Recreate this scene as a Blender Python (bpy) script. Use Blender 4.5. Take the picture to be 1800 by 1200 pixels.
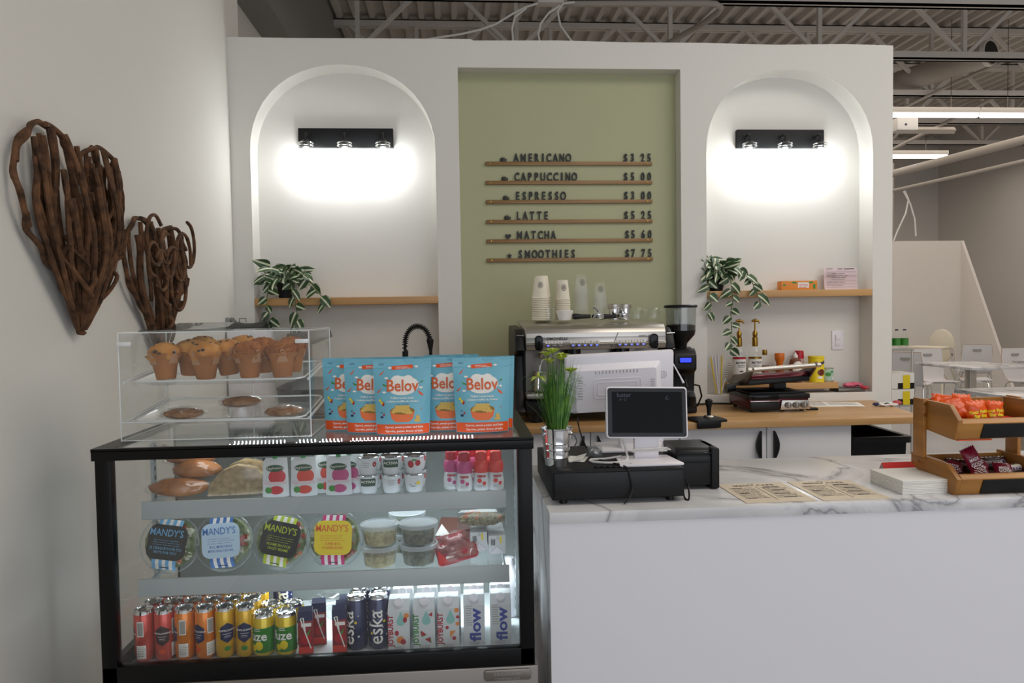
import bpy, bmesh, math, random
from mathutils import Vector, Matrix, noise
R = math.radians
PI = math.pi
for o in list(bpy.data.objects): bpy.data.objects.remove(o)
C = bpy.context.scene.collection
S = bpy.context.scene

# ------------------------------------------------------------ camera, world, lights, exposure
cd = bpy.data.cameras.new('camera'); cam = bpy.data.objects.new('camera', cd); C.objects.link(cam)
def cam_basis(yaw, pitch, roll):
    a, p, r = R(yaw), R(pitch), R(roll)
    f = Vector((math.sin(a)*math.cos(p), math.cos(a)*math.cos(p), -math.sin(p)))
    rt = Vector((math.cos(a), -math.sin(a), 0)); up = rt.cross(f)
    return rt*math.cos(r)-up*math.sin(r), rt*math.sin(r)+up*math.cos(r), f
_r, _u, _f = cam_basis(4.19, 2.23, .866)
cam.matrix_world = Matrix(((_r.x, _u.x, -_f.x, 0), (_r.y, _u.y, -_f.y, 0), (_r.z, _u.z, -_f.z, 1.46), (0, 0, 0, 1)))
cd.sensor_width = 36; cd.lens = 36*1300/1800; cd.clip_start = .02; cd.clip_end = 100
S.camera = cam
S.view_settings.view_transform = 'Standard'; S.view_settings.look = 'None'
S.view_settings.gamma = 1; S.view_settings.use_curve_mapping = False
S.view_settings.exposure = 0.0

w = bpy.data.worlds.new('world'); S.world = w; w.use_nodes = True
w.node_tree.nodes['Background'].inputs[0].default_value = (.86, .91, 1, 1)
w.node_tree.nodes['Background'].inputs[1].default_value = .45

def area(name, loc, rot, sx, sy, power, col=(1, 1, 1), parent=None):
    l = bpy.data.lights.new(name, 'AREA'); l.shape = 'RECTANGLE'; l.size = sx; l.size_y = sy
    l.energy = power; l.color = col
    o = bpy.data.objects.new(name, l); C.objects.link(o); o.location = loc; o.rotation_euler = rot
    if parent: o.parent = parent
    return o
area('window_light', (2.6, -4.3, 1.9), (R(90), 0, 0), 7.5, 2.8, 98, (.88, .92, 1))
area('fill_light_front', (3.5, 1.0, 4.3), (0, 0, 0), 4.4, 2.4, 106, (1, .93, .83))  # added warm fill without a fixture, brightens the niche partition
area('fill_light_room', (6.3, 10.0, 4.1), (0, 0, 0), 7.0, 7.0, 185, (1, .88, .76))  # added fill over the dining area, no fixture, lifts the far walls
area('fill_light_side', (5.5, 3.0, 4.3), (0, 0, 0), 3.0, 4.0, 70, (1, .90, .80))  # added side fill with no fixture behind it

# ------------------------------------------------------------ materials
def lin(h):
    if isinstance(h, str):
        c = [int(h[i:i+2], 16)/255 for i in (0, 2, 4)]
    else: c = [v/255 for v in h]
    return tuple(v/12.92 if v <= .04045 else ((v+.055)/1.055)**2.4 for v in c)+(1,)
def mat(name, col, rough=.5, metal=0, var=0, scale=8, bump=0, bscale=40, stretch=None, col2=None, emit=0, coat=0, trans=0, spec=.5, sss=0):
    m = bpy.data.materials.new(name); m.use_nodes = True
    nt = m.node_tree; b = nt.nodes['Principled BSDF']
    c = lin(col); b.inputs['Base Color'].default_value = c
    b.inputs['Roughness'].default_value = rough; b.inputs['Metallic'].default_value = metal
    b.inputs['Specular IOR Level'].default_value = spec
    if coat: b.inputs['Coat Weight'].default_value = coat; b.inputs['Coat Roughness'].default_value = .08
    if emit: b.inputs['Emission Color'].default_value = c; b.inputs['Emission Strength'].default_value = emit
    if trans: b.inputs['Transmission Weight'].default_value = trans; b.inputs['IOR'].default_value = 1.3
    if sss: b.inputs['Subsurface Weight'].default_value = sss; b.inputs['Subsurface Scale'].default_value = .01
    if var or col2 or bump:
        tc = nt.nodes.new('ShaderNodeTexCoord'); mp = nt.nodes.new('ShaderNodeMapping')
        nt.links.new(tc.outputs['Object'], mp.inputs[0])
        if stretch: mp.inputs['Scale'].default_value = stretch
        n = nt.nodes.new('ShaderNodeTexNoise'); n.inputs['Scale'].default_value = scale; n.inputs['Detail'].default_value = 5
        nt.links.new(mp.outputs[0], n.inputs['Vector'])
        if var or col2:
            rp = nt.nodes.new('ShaderNodeValToRGB')
            c2 = lin(col2) if col2 else tuple(v*(1-var) for v in c[:3])+(1,)
            rp.color_ramp.elements[0].color = c2; rp.color_ramp.elements[1].color = c
            rp.color_ramp.elements[0].position = .35; rp.color_ramp.elements[1].position = .65
            nt.links.new(n.outputs[0], rp.inputs[0]); nt.links.new(rp.outputs[0], b.inputs['Base Color'])
        if bump:
            n2 = nt.nodes.new('ShaderNodeTexNoise'); n2.inputs['Scale'].default_value = bscale; n2.inputs['Detail'].default_value = 4
            nt.links.new(mp.outputs[0], n2.inputs['Vector'])
            bp = nt.nodes.new('ShaderNodeBump'); bp.inputs['Strength'].default_value = bump; bp.inputs['Distance'].default_value = .004
            nt.links.new(n2.outputs[0], bp.inputs['Height']); nt.links.new(bp.outputs[0], b.inputs['Normal'])
    return m
def clear(name, tint=(250, 252, 252), rough=.03, base=.05, ior=1.45, fog=0, fogcol=(200, 200, 200)):
    """clear sheet: lets light through, reflects by Fresnel"""
    m = bpy.data.materials.new(name); m.use_nodes = True; nt = m.node_tree; nt.nodes.clear()
    out = nt.nodes.new('ShaderNodeOutputMaterial'); mx = nt.nodes.new('ShaderNodeMixShader')
    t = nt.nodes.new('ShaderNodeBsdfTransparent'); t.inputs[0].default_value = lin(tint)
    g = nt.nodes.new('ShaderNodeBsdfGlossy'); g.inputs['Roughness'].default_value = rough; g.inputs[0].default_value = (1, 1, 1, 1)
    lw = nt.nodes.new('ShaderNodeLayerWeight'); lw.inputs[0].default_value = .5
    pw = nt.nodes.new('ShaderNodeMath'); pw.operation = 'POWER'; pw.inputs[1].default_value = 4
    ml = nt.nodes.new('ShaderNodeMath'); ml.operation = 'MULTIPLY_ADD'; ml.inputs[1].default_value = .45; ml.inputs[2].default_value = base+.02; ml.use_clamp = True
    nt.links.new(lw.outputs['Facing'], pw.inputs[0]); nt.links.new(pw.outputs[0], ml.inputs[0]); nt.links.new(ml.outputs[0], mx.inputs[0])
    if fog:
        d = nt.nodes.new('ShaderNodeBsdfDiffuse'); d.inputs[0].default_value = lin(fogcol)
        m2 = nt.nodes.new('ShaderNodeMixShader'); m2.inputs[0].default_value = fog
        nt.links.new(t.outputs[0], m2.inputs[1]); nt.links.new(d.outputs[0], m2.inputs[2]); nt.links.new(m2.outputs[0], mx.inputs[1])
    else: nt.links.new(t.outputs[0], mx.inputs[1])
    nt.links.new(g.outputs[0], mx.inputs[2]); nt.links.new(mx.outputs[0], out.inputs[0])
    return m
def marble(name):
    m = mat(name, 'e4e4e6', .22); nt = m.node_tree; b = nt.nodes['Principled BSDF']
    tc = nt.nodes.new('ShaderNodeTexCoord'); mp = nt.nodes.new('ShaderNodeMapping'); mp.inputs['Rotation'].default_value = (.4, .5, .5)
    nt.links.new(tc.outputs['Object'], mp.inputs[0])
    n = nt.nodes.new('ShaderNodeTexNoise'); n.inputs['Scale'].default_value = 2.0; n.inputs['Detail'].default_value = 6; n.inputs['Distortion'].default_value = .9
    nt.links.new(mp.outputs[0], n.inputs['Vector'])
    rp = nt.nodes.new('ShaderNodeValToRGB'); e = rp.color_ramp.elements
    e[0].position = .0; e[0].color = lin('e2e2e4'); e[1].position = 1; e[1].color = lin('dededf')
    for p, c in ((.455, 'dcdcde'), (.487, 'bcbbbe'), (.497, '8b8a8f'), (.507, 'c0bfc2'), (.55, 'dadadc'), (.62, 'cbcbcd')):
        k = e.new(p); k.color = lin(c)
    nt.links.new(n.outputs[0], rp.inputs[0]); nt.links.new(rp.outputs[0], b.inputs['Base Color'])
    return m
def wood(name, c1, c2, axis='x', sc=14, rough=.45, planks=0):
    m = mat(name, c1, rough, coat=.15); nt = m.node_tree; b = nt.nodes['Principled BSDF']
    tc = nt.nodes.new('ShaderNodeTexCoord'); mp = nt.nodes.new('ShaderNodeMapping')
    s = {'x': (.07, 1, 1), 'y': (1, .07, 1), 'z': (1, 1, .07)}[axis]; mp.inputs['Scale'].default_value = s
    nt.links.new(tc.outputs['Object'], mp.inputs[0])
    n = nt.nodes.new('ShaderNodeTexNoise'); n.inputs['Scale'].default_value = sc; n.inputs['Detail'].default_value = 7; n.inputs['Distortion'].default_value = .6
    nt.links.new(mp.outputs[0], n.inputs['Vector'])
    rp = nt.nodes.new('ShaderNodeValToRGB'); rp.color_ramp.elements[0].color = lin(c2); rp.color_ramp.elements[1].color = lin(c1)
    rp.color_ramp.elements[0].position = .3; rp.color_ramp.elements[1].position = .62
    nt.links.new(n.outputs[0], rp.inputs[0]); nt.links.new(rp.outputs[0], b.inputs['Base Color'])
    return m
M = {}
M['wall'] = mat('white_paint', 'dfddd7', .75, var=.02, scale=1.5, bump=.06, bscale=90)
M['wall_far'] = mat('far_wall_paint', 'd8d3cd', .8, var=.03, scale=.8)
M['green'] = mat('sage_paint', 'b3b491', .7, var=.04, scale=1.2, bump=.05, bscale=80)
M['deck'] = mat('deck_paint', 'c4bdb5', .7, var=.08, scale=2)
M['joist'] = mat('joist_paint', 'd2ccc4', .6, var=.05, scale=3)
M['girder'] = mat('girder_paint', '8c8c88', .7)
M['concrete'] = mat('polished_concrete', 'b5b6b8', .25, var=.12, scale=1.3, bump=.02)
M['counterface'] = mat('satin_white_panel', 'e6e5ea', .45, var=.015, scale=1)
M['cab'] = mat('cabinet_white', 'e0e0e3', .4)
M['black'] = mat('black_plastic', '0f1012', .4, spec=.35)
M['blackmatte'] = mat('matte_black_metal', '0c0d0f', .55, spec=.35)
M['blackgloss'] = mat('gloss_black', '0c0c0e', .16, spec=.25)
M['screen'] = mat('dark_screen', '0d0e10', .25, spec=.08)
M['white'] = mat('white_plastic', 'e9e6ec', .3)
M['offwhite'] = mat('paper_white', 'efece6', .8)
M['steel'] = mat('brushed_steel', 'cbc6bf', .34, 1, var=.08, scale=30, stretch=(.05, 1, 1))
M['basesteel'] = mat('base_stainless', '8e8780', .34, .9, var=.08, scale=30, stretch=(.05, 1, 1))
M['steeldark'] = mat('dark_steel', '77726c', .35, 1)
M['chrome'] = mat('chrome', 'd8d8d8', .08, 1)
M['lip'] = mat('fridge_enamel', 'aeb6b8', .4)
M['fridgein'] = mat('fridge_liner', '7b807e', .35, var=.03, scale=2)
M['glass'] = clear('clear_glass', (253, 254, 254), base=.012, rough=.01)
M['acryl'] = clear('clear_acrylic', (252, 253, 253), base=.015, rough=.04)
M['acryledge'] = mat('acrylic_edge', 'dfe2e2', .15, coat=.6)
M['film'] = clear('cling_film', (250, 250, 250), base=.04, rough=.14)
M['frost'] = clear('frosted_tub', (240, 243, 244), base=.02, rough=.3, fog=.09, fogcol=(225, 232, 235))
M['smoke'] = clear('smoked_acrylic', (205, 208, 208), base=.03, rough=.06)
M['wood'] = wood('maple_worktop', 'c9a06c', 'a87d4b')
M['shelfwood'] = wood('shelf_wood', 'c69a63', 'b0844f', sc=9)
M['rackwood'] = wood('stained_pine', 'b47a30', '80501a', 'y', 11, .45)
M['rackwoodx'] = wood('stained_pine_long', 'bb8237', '885618', 'x', 11, .45)
M['railwood'] = wood('rail_walnut', '94703f', '7a5a32', 'x', 30)
M['marble'] = marble('marble_laminate')
M['branch'] = mat('vine_bark', '6e4a2e', .85, col2='35200f', scale=22, bump=.9, bscale=70)
M['letter'] = mat('black_letter', '1c1e1c', .5)
M['led'] = mat('led_white', 'e8f4ff', .5, emit=2.5)
M['tube'] = mat('strip_tube', 'ffffff', .5, emit=3.5)
M['red'] = mat('red_card', 'd2201c', .5)
M['belov'] = mat('sky_blue_foil', '6fb4c9', .33)
M['orange'] = mat('orange_print', 'e5551a', .45)
M['navy'] = mat('navy_print', '1f2350', .4)
M['print'] = mat('grey_print', '4a4a4c', .7)
M['printlight'] = mat('light_grey_print', '9c9a96', .7)
M['crimson'] = mat('crimson_plastic', 'b01427', .35)
M['coral'] = mat('coral_plastic', 'd93a2e', .35)
M['leafprint'] = mat('green_print', '3f8a34', .5)
M['yellow'] = mat('yellow_print', 'ecd21c', .4)
M['pinkp'] = mat('magenta_print', 'c92a72', .5)
M['snack'] = mat('snack_foil', 'e8560a', .25, var=.12, scale=20, bump=.9, bscale=60)
M['maroon'] = mat('maroon_wrapper', '7c1430', .3, bump=.3, bscale=40)
M['plum'] = mat('dark_plum_wrapper', '371a20', .3, bump=.3, bscale=40)
M['lilac'] = mat('lilac_print', 'b3a0c8', .45)
M['cream'] = mat('cream_plastic', 'd9d2c0', .5)
M['papercup'] = mat('cream_paper_cup', 'e3dbc8', .6)
M['plasticcup'] = clear('cup_plastic', (255, 255, 255), base=-.010, rough=.12, fog=.028, fogcol=(240, 240, 240))
M['hopper'] = clear('hopper_plastic', (238, 240, 240), base=.02, rough=.06)
M['pipe'] = mat('pipe_paint', 'a39b92', .6)
M['frame'] = mat('fridge_frame_black', '09090a', .3, spec=.2)
M['grass'] = mat('grass_blade', '6c9a3a', .5, col2='2f6430', scale=30)
M['petal'] = mat('lime_petal', 'b9cc4e', .5, sss=.1)
M['soil'] = mat('dark_moss', '20301c', .9)
M['gold'] = mat('brass_pump', 'a9853c', .3, 1)
M['amber'] = mat('amber_syrup', '6a2b10', .12)
M['redmetal'] = mat('burgundy_metal', '571020', .25, .5)
M['cable'] = mat('white_cable', 'd8d6d2', .5)
M['beige'] = mat('menu_sheet', 'd6c8b2', .6, var=.06, scale=20)
M['pinkpaper'] = mat('pink_paper', 'd9c4c8', .8)

# ------------------------------------------------------------ mesh building
class MB:
    def __init__(s): s.bm = bmesh.new()
    def _new(s, verts, faces):
        v = [s.bm.verts.new(p) for p in verts]
        for f in faces:
            try: s.bm.faces.new([v[i] for i in f])
            except ValueError: pass
        return v
    def box(s, x0, y0, z0, x1, y1, z1, bev=0, seg=2):
        x0, x1 = min(x0, x1), max(x0, x1); y0, y1 = min(y0, y1), max(y0, y1); z0, z1 = min(z0, z1), max(z0, z1)
        b2 = bmesh.new()
        v = [b2.verts.new(p) for p in ((x0, y0, z0), (x1, y0, z0), (x1, y1, z0), (x0, y1, z0), (x0, y0, z1), (x1, y0, z1), (x1, y1, z1), (x0, y1, z1))]
        for f in ((0, 3, 2, 1), (4, 5, 6, 7), (0, 1, 5, 4), (1, 2, 6, 5), (2, 3, 7, 6), (3, 0, 4, 7)): b2.faces.new([v[i] for i in f])
        if bev: bmesh.ops.bevel(b2, geom=b2.edges[:], offset=bev, segments=seg, profile=.5, affect='EDGES')
        s.merge(b2); return s
    def merge(s, b2, mx=None):
        b2.verts.index_update(); vs = [s.bm.verts.new(mx @ v.co if mx else v.co) for v in b2.verts]
        for f in b2.faces:
            try: s.bm.faces.new([vs[v.index] for v in f.verts])
            except ValueError: pass
        b2.free()
    def prism(s, pts, axis, d0, d1, bev=0):
        """pts 2-D outline; axis 'y' -> (x,z), 'x' -> (y,z), 'z' -> (x,y)"""
        f = {'y': lambda a, b, d: (a, d, b), 'x': lambda a, b, d: (d, a, b), 'z': lambda a, b, d: (a, b, d)}[axis]
        b2 = bmesh.new(); n = len(pts)
        A = [b2.verts.new(f(a, b, d0)) for a, b in pts]; B = [b2.verts.new(f(a, b, d1)) for a, b in pts]
        b2.faces.new(A); b2.faces.new(B[::-1])
        for i in range(n): b2.faces.new((A[i], B[i], B[(i+1) % n], A[(i+1) % n]))
        bmesh.ops.recalc_face_normals(b2, faces=b2.faces[:])
        if bev: bmesh.ops.bevel(b2, geom=b2.edges[:], offset=bev, segments=2, profile=.5, affect='EDGES')
        s.merge(b2); return s
    def lathe(s, prof, c=(0, 0, 0), seg=24, axis='z', wob=None):
        rows = []
        for k, (r, z) in enumerate(prof):
            row = []
            for i in range(seg):
                a = 2*PI*i/seg; rr = r*(wob(a, k) if wob else 1); p = (rr*math.cos(a), rr*math.sin(a), z)
                if axis == 'y': p = (p[0], p[2], p[1])
                if axis == 'x': p = (p[2], p[0], p[1])
                row.append(s.bm.verts.new((p[0]+c[0], p[1]+c[1], p[2]+c[2])))
            rows.append(row)
        for a, b in zip(rows, rows[1:]):
            for i in range(seg): s.bm.faces.new((a[i], a[(i+1) % seg], b[(i+1) % seg], b[i]))
        if prof[0][0] > 1e-6: s.bm.faces.new(rows[0][::-1])
        if prof[-1][0] > 1e-6: s.bm.faces.new(rows[-1])
        return s
    def open_lathe(s, prof, c=(0, 0, 0), seg=24, wob=None):
        rows = []
        for k, (r, z) in enumerate(prof):
            rows.append([s.bm.verts.new((c[0]+r*(wob(2*PI*i/seg, k) if wob else 1)*math.cos(2*PI*i/seg), c[1]+r*(wob(2*PI*i/seg, k) if wob else 1)*math.sin(2*PI*i/seg), c[2]+z)) for i in range(seg)])
        for a, b in zip(rows, rows[1:]):
            for i in range(seg): s.bm.faces.new((a[i], a[(i+1) % seg], b[(i+1) % seg], b[i]))
        return s
    def cyl(s, c, r, h, axis='z', seg=16, r2=None):
        return s.lathe([(r, 0), (r if r2 is None else r2, h)], c, seg, axis)
    def tube(s, pts, r, seg=8, closed=False):
        P = [Vector(p) for p in pts]; n = len(P); rr = r if isinstance(r, (list, tuple)) else [r]*n
        rows = []; up = Vector((0, 0, 1))
        for i, p in enumerate(P):
            t = (P[(i+1) % n]-P[i-1]) if closed else (P[min(i+1, n-1)]-P[max(i-1, 0)])
            if t.length < 1e-9: t = Vector((0, 0, 1))
            t.normalize()
            if i == 0:
                a = t.cross(up) if abs(t.dot(up)) < .95 else t.cross(Vector((1, 0, 0)))
            else: a = a-t*a.dot(t)
            a.normalize(); b = t.cross(a)
            rows.append([s.bm.verts.new(p+(a*math.cos(2*PI*k/seg)+b*math.sin(2*PI*k/seg))*rr[i]) for k in range(seg)])
        for i in range(n if closed else n-1):
            A, B = rows[i], rows[(i+1) % n]
            for k in range(seg): s.bm.faces.new((A[k], A[(k+1) % seg], B[(k+1) % seg], B[k]))
        if not closed: s.bm.faces.new(rows[0][::-1]); s.bm.faces.new(rows[-1])
        return s
    def ball(s, c, r, sc=(1, 1, 1), sub=2, nz=0, ns=3, seed=0):
        b2 = bmesh.new(); bmesh.ops.create_icosphere(b2, subdivisions=sub, radius=1)
        for v in b2.verts:
            k = 1+nz*noise.noise(v.co*ns+Vector((seed, seed*1.7, 0))) if nz else 1
            v.co = Vector((v.co.x*r*sc[0]*k+c[0], v.co.y*r*sc[1]*k+c[1], v.co.z*r*sc[2]*k+c[2]))
        s.merge(b2); return s
    def grid(s, f, nu, nv):
        V = [[s.bm.verts.new(f(i/nu, j/nv)) for i in range(nu+1)] for j in range(nv+1)]
        for j in range(nv):
            for i in range(nu): s.bm.faces.new((V[j][i], V[j][i+1], V[j+1][i+1], V[j+1][i]))
        return s
    def poly(s, pts): s.bm.faces.new([s.bm.verts.new(p) for p in pts]); return s
    def xf(s, mx): s.bm.transform(mx); return s
    def done(s, name, m, parent=None, loc=None, rot=None, smooth=35, weld=False, recalc=True):
        if weld: bmesh.ops.remove_doubles(s.bm, verts=s.bm.verts[:], dist=1e-5)
        if recalc: bmesh.ops.recalc_face_normals(s.bm, faces=s.bm.faces[:])
        me = bpy.data.meshes.new(name); s.bm.to_mesh(me); s.bm.free()
        me.materials.append(M[m] if isinstance(m, str) else m)
        if smooth:
            me.polygons.foreach_set('use_smooth', [True]*len(me.polygons)); me.set_sharp_from_angle(angle=R(smooth))
        return link(name, me, parent, loc, rot)
def link(name, me, parent=None, loc=None, rot=None):
    o = bpy.data.objects.new(name, me); C.objects.link(o)
    if parent: o.parent = parent
    if loc is not None: o.location = loc
    if rot is not None: o.rotation_euler = rot
    return o
def tag(o, label, cat, group=None, kind=None):
    o['label'] = label; o['category'] = cat
    if group: o['group'] = group
    if kind: o['kind'] = kind
    return o
def thing(name, label, cat, loc=(0, 0, 0), rz=0, group=None, rot=None):
    o = bpy.data.objects.new(name, None); C.objects.link(o); o.empty_display_size = .05
    o.location = loc; o.rotation_euler = rot or (0, 0, R(rz))
    return tag(o, label, cat, group)
def dup(root, loc=None, rz=None, label=None, group=None, rot=None, scale=None):
    r = root.copy(); C.objects.link(r)
    if loc is not None: r.location = loc
    if rz is not None: r.rotation_euler = (0, 0, R(rz))
    if rot is not None: r.rotation_euler = rot
    if scale is not None: r.scale = scale
    if label: r['label'] = label
    if group: r['group'] = group
    for ch in list(root.children):
        c = ch.copy(); C.objects.link(c); c.parent = r
        for g in list(ch.children):
            d = g.copy(); C.objects.link(d); d.parent = c
    return r
def struct(o): o['kind'] = 'structure'; return o
# flat print mapped on a surface; fm(x, y) -> 3-D point; default faces -y
def flat(off=.0006): return lambda x, y: (x, -off, y)
def onto(cy, off=.0006): return lambda x, y: (x, cy-off, y)
def bend(rad, a0=0, off=.0005):
    q = rad+off
    return lambda x, y: (q*math.sin(x/rad+a0), -q*math.cos(x/rad+a0), y)
def decal(name, polys, m, parent, fm=flat(), cut=0, loc=None, rot=None):
    bm = bmesh.new()
    for p in polys:
        try: bm.faces.new([bm.verts.new((a, b, 0)) for a, b in p])
        except ValueError: pass
    bmesh.ops.triangulate(bm, faces=bm.faces[:])
    if cut:
        for _ in range(5):
            L = [e for e in bm.edges if e.calc_length() > cut]
            if not L: break
            bmesh.ops.subdivide_edges(bm, edges=L, cuts=1); bmesh.ops.triangulate(bm, faces=bm.faces[:])
    for v in bm.verts: v.co = Vector(fm(v.co.x, v.co.y))
    me = bpy.data.meshes.new(name); bm.to_mesh(me); bm.free(); me.materials.append(M[m] if isinstance(m, str) else m)
    o = link(name, me, parent, loc, rot)
    if name in ('menu_lines', 'corner_print'): o['kind'] = 'stuff'
    return o
_tc = {}
def textmesh(body, size, bold=0, sx=1, ext=0, res=2, align='CENTER', sp=1):
    cu = bpy.data.curves.new('t', 'FONT'); cu.body = body; cu.size = size; cu.offset = bold; cu.extrude = ext
    cu.resolution_u = res; cu.align_x = align; cu.space_character = sp
    ob = bpy.data.objects.new('t', cu); C.objects.link(ob)
    dg = bpy.context.evaluated_depsgraph_get(); me = bpy.data.meshes.new_from_object(ob.evaluated_get(dg))
    bpy.data.objects.remove(ob); bpy.data.curves.remove(cu)
    for v in me.vertices: v.co.x *= sx
    return me
def text(name, body, size, m, parent, fm=flat(.001), x=0, y=0, bold=0, sx=1, rz=0, align='CENTER', cut=0, res=2, sp=1, loc=None, rot=None):
    me = textmesh(body, size, bold, sx, 0, res, align, sp)
    if cut:
        bm = bmesh.new(); bm.from_mesh(me)
        for _ in range(3):
            L = [e for e in bm.edges if e.calc_length() > cut]
            if not L: break
            bmesh.ops.subdivide_edges(bm, edges=L, cuts=1); bmesh.ops.triangulate(bm, faces=bm.faces[:])
        bm.to_mesh(me); bm.free()
    ca, sa = math.cos(R(rz)), math.sin(R(rz))
    for v in me.vertices:
        a, b = v.co.x*ca-v.co.y*sa+x, v.co.x*sa+v.co.y*ca+y
        v.co = Vector(fm(a, b))
    me.materials.clear(); me.materials.append(M[m] if isinstance(m, str) else m); me.name = name
    return link(name, me, parent, loc, rot)
def rect(x0, y0, x1, y1): return [(x0, y0), (x1, y0), (x1, y1), (x0, y1)]
def rrect(x0, y0, x1, y1, r, n=5):
    p = []
    for cx, cy, a in ((x1-r, y0+r, -90), (x1-r, y1-r, 0), (x0+r, y1-r, 90), (x0+r, y0+r, 180)):
        p += [(cx+r*math.cos(R(a+90*i/n)), cy+r*math.sin(R(a+90*i/n))) for i in range(n+1)]
    return p
def disc(x, y, r, n=20, ry=None): return [(x+r*math.cos(2*PI*i/n), y+(ry or r)*math.sin(2*PI*i/n)) for i in range(n)]
def ring(x, y, r, t, n=24):
    return [[(x+r*math.cos(2*PI*i/n), y+r*math.sin(2*PI*i/n)), (x+r*math.cos(2*PI*(i+1)/n), y+r*math.sin(2*PI*(i+1)/n)),
             (x+(r-t)*math.cos(2*PI*(i+1)/n), y+(r-t)*math.sin(2*PI*(i+1)/n)), (x+(r-t)*math.cos(2*PI*i/n), y+(r-t)*math.sin(2*PI*i/n))] for i in range(n)]
def lines(x0, y0, x1, rows, dy, t, seed=0):
    rg = random.Random(seed); out = []
    for k in range(rows):
        a = x0
        while a < x1-.15*(x1-x0):
            b = min(x1, a+rg.uniform(.12, .4)*(x1-x0)); out.append(rect(a, y0-k*dy, b, y0-k*dy+t)); a = b+.04*(x1-x0)
    return out
rnd = random.Random(7)
WY = 4.28      # face of the niche partition

def at(px, py, Y):
    """a point of the photograph on the depth plane Y, in metres"""
    d = _f*1300+_r*(px-900)-_u*(py-600); t = Y/d.y
    return Vector((d.x*t, Y, 1.46+d.z*t))
def plate(outlines, thick, name, m, parent=None, loc=(0, 0, 0)):
    """upright board facing -y with openings; outlines in (x, z)"""
    cu = bpy.data.curves.new('p', 'CURVE'); cu.dimensions = '2D'; cu.fill_mode = 'BOTH'; cu.extrude = thick/2
    for ol in outlines:
        sp = cu.splines.new('POLY'); sp.points.add(len(ol)-1); sp.use_cyclic_u = True
        for p, (a, b) in zip(sp.points, ol): p.co = (a, b, 0, 1)
    ob = bpy.data.objects.new('p', cu); C.objects.link(ob)
    me = bpy.data.meshes.new_from_object(ob.evaluated_get(bpy.context.evaluated_depsgraph_get()))
    bpy.data.objects.remove(ob); bpy.data.curves.remove(cu)
    for v in me.vertices: v.co = Vector((v.co.x, -v.co.z+thick/2, v.co.y))
    bm = bmesh.new(); bm.from_mesh(me); bmesh.ops.remove_doubles(bm, verts=bm.verts[:], dist=1e-5)
    bmesh.ops.recalc_face_normals(bm, faces=bm.faces[:]); bm.to_mesh(me); bm.free()
    me.materials.clear(); me.materials.append(M[m]); me.name = name
    me.polygons.foreach_set('use_smooth', [True]*len(me.polygons)); me.set_sharp_from_angle(angle=R(35))
    return link(name, me, parent, loc)
def box(name, m, parent, *a, bev=0, **k): return MB().box(*a, bev=bev).done(name, m, parent, **k)

# ------------------------------------------------------------ the room
struct(box('floor', 'concrete', None, -1.9, -4.5, -.1, 10.7, 15.8, 0))
struct(box('wall_left', 'wall', None, -1.45, -4.5, 0, -1.25, 4.5, 5.3))
struct(box('wall_left_rear', 'wall', None, -1.9, 4.5, 0, -1.7, 15.6, 5.3))
struct(box('wall_right', 'wall_far', None, 10.5, -4.5, 0, 10.7, 15.6, 5.3))
struct(box('wall_back', 'wall_far', None, -1.7, 15.5, 0, 10.5, 15.7, 5.3))
struct(box('ceiling', 'deck', None, -1.9, -4.5, 5.2, 10.7, 15.8, 5.3))
# ribbed steel roof deck
pts = []; x = -1.7
while x < 10.5:
    pts += [(x, 5.17), (x+.07, 5.17), (x+.095, 5.102), (x+.15, 5.102), (x+.175, 5.17)]; x += .2
m_ = MB(); V0 = [m_.bm.verts.new((a, 4.6, b)) for a, b in pts]; V1 = [m_.bm.verts.new((a, 15.5, b)) for a, b in pts]
for i in range(len(pts)-1): m_.bm.faces.new((V0[i], V0[i+1], V1[i+1], V1[i]))
o = m_.done('ceiling_deck', 'deck', smooth=0); struct(o)
# low white partition at the far end, with its sloping wing
struct(box('wall_low_partition', 'wall_far', None, 2.0, 12.6, 0, 8.97, 12.75, 2.62))
struct(MB().prism([(12.6, 0), (12.6, 2.62), (11.78, .98), (11.3, 0)], 'x', 8.97, 9.02).done('wall_wing', 'wall_far'))
struct(box('baseboard_back', 'wall_far', None, 2.0, 12.585, 0, 8.97, 12.6, .09))
# dark steel girder running back along the left wall
struct(box('trim_1', 'girder', None, -1.7, 4.9, 3.95, -1.45, 15.5, 5.15))

# niche partition
def arch(x0, x1, z0, zs, zt, n=22):
    cx, rx, rz = (x0+x1)/2, (x1-x0)/2, zt-zs; p = [(x0, z0), (x1, z0)]
    for i in range(n+1):
        a = PI*i/n; p.append((cx+rx*math.copysign(abs(math.cos(a))**.93, math.cos(a)), zs+rz*math.sin(a)**.93))
    return p
top = [(-1.25, 3.01), (2.612, 3.015)]
outer = [(-1.25, 0), (2.612, 0), (2.612, 3.012), (2.3, 3.017), (1.9, 3.008), (1.45, 3.014), (1.0, 3.012), (.6, 3.018), (.12, 3.012), (.1, 3.02), (-.4, 3.018), (-.9, 3.014), (-1.25, 3.016)]
wall = plate([outer, arch(-1.142, -.108, .95, 2.38, 2.87), [(.027, .93), (1.32, .93), (1.32, 2.86), (.027, 2.86)], arch(1.472, 2.49, .95, 2.38, 2.865)], .15, 'wall_niche_partition', 'wall', None, (0, WY, 0))
struct(wall)
box('niche_back', 'wall', wall, -1.245, .15, 0, .015, .21, 3.0)
box('niche_back', 'wall', wall, 1.33, .15, 0, 2.61, .21, 3.0)
box('green_panel', 'green', wall, .02, .10, .92, 1.327, .17, 2.87)['label'] = 'sage green painted panel behind the menu rails'

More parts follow.
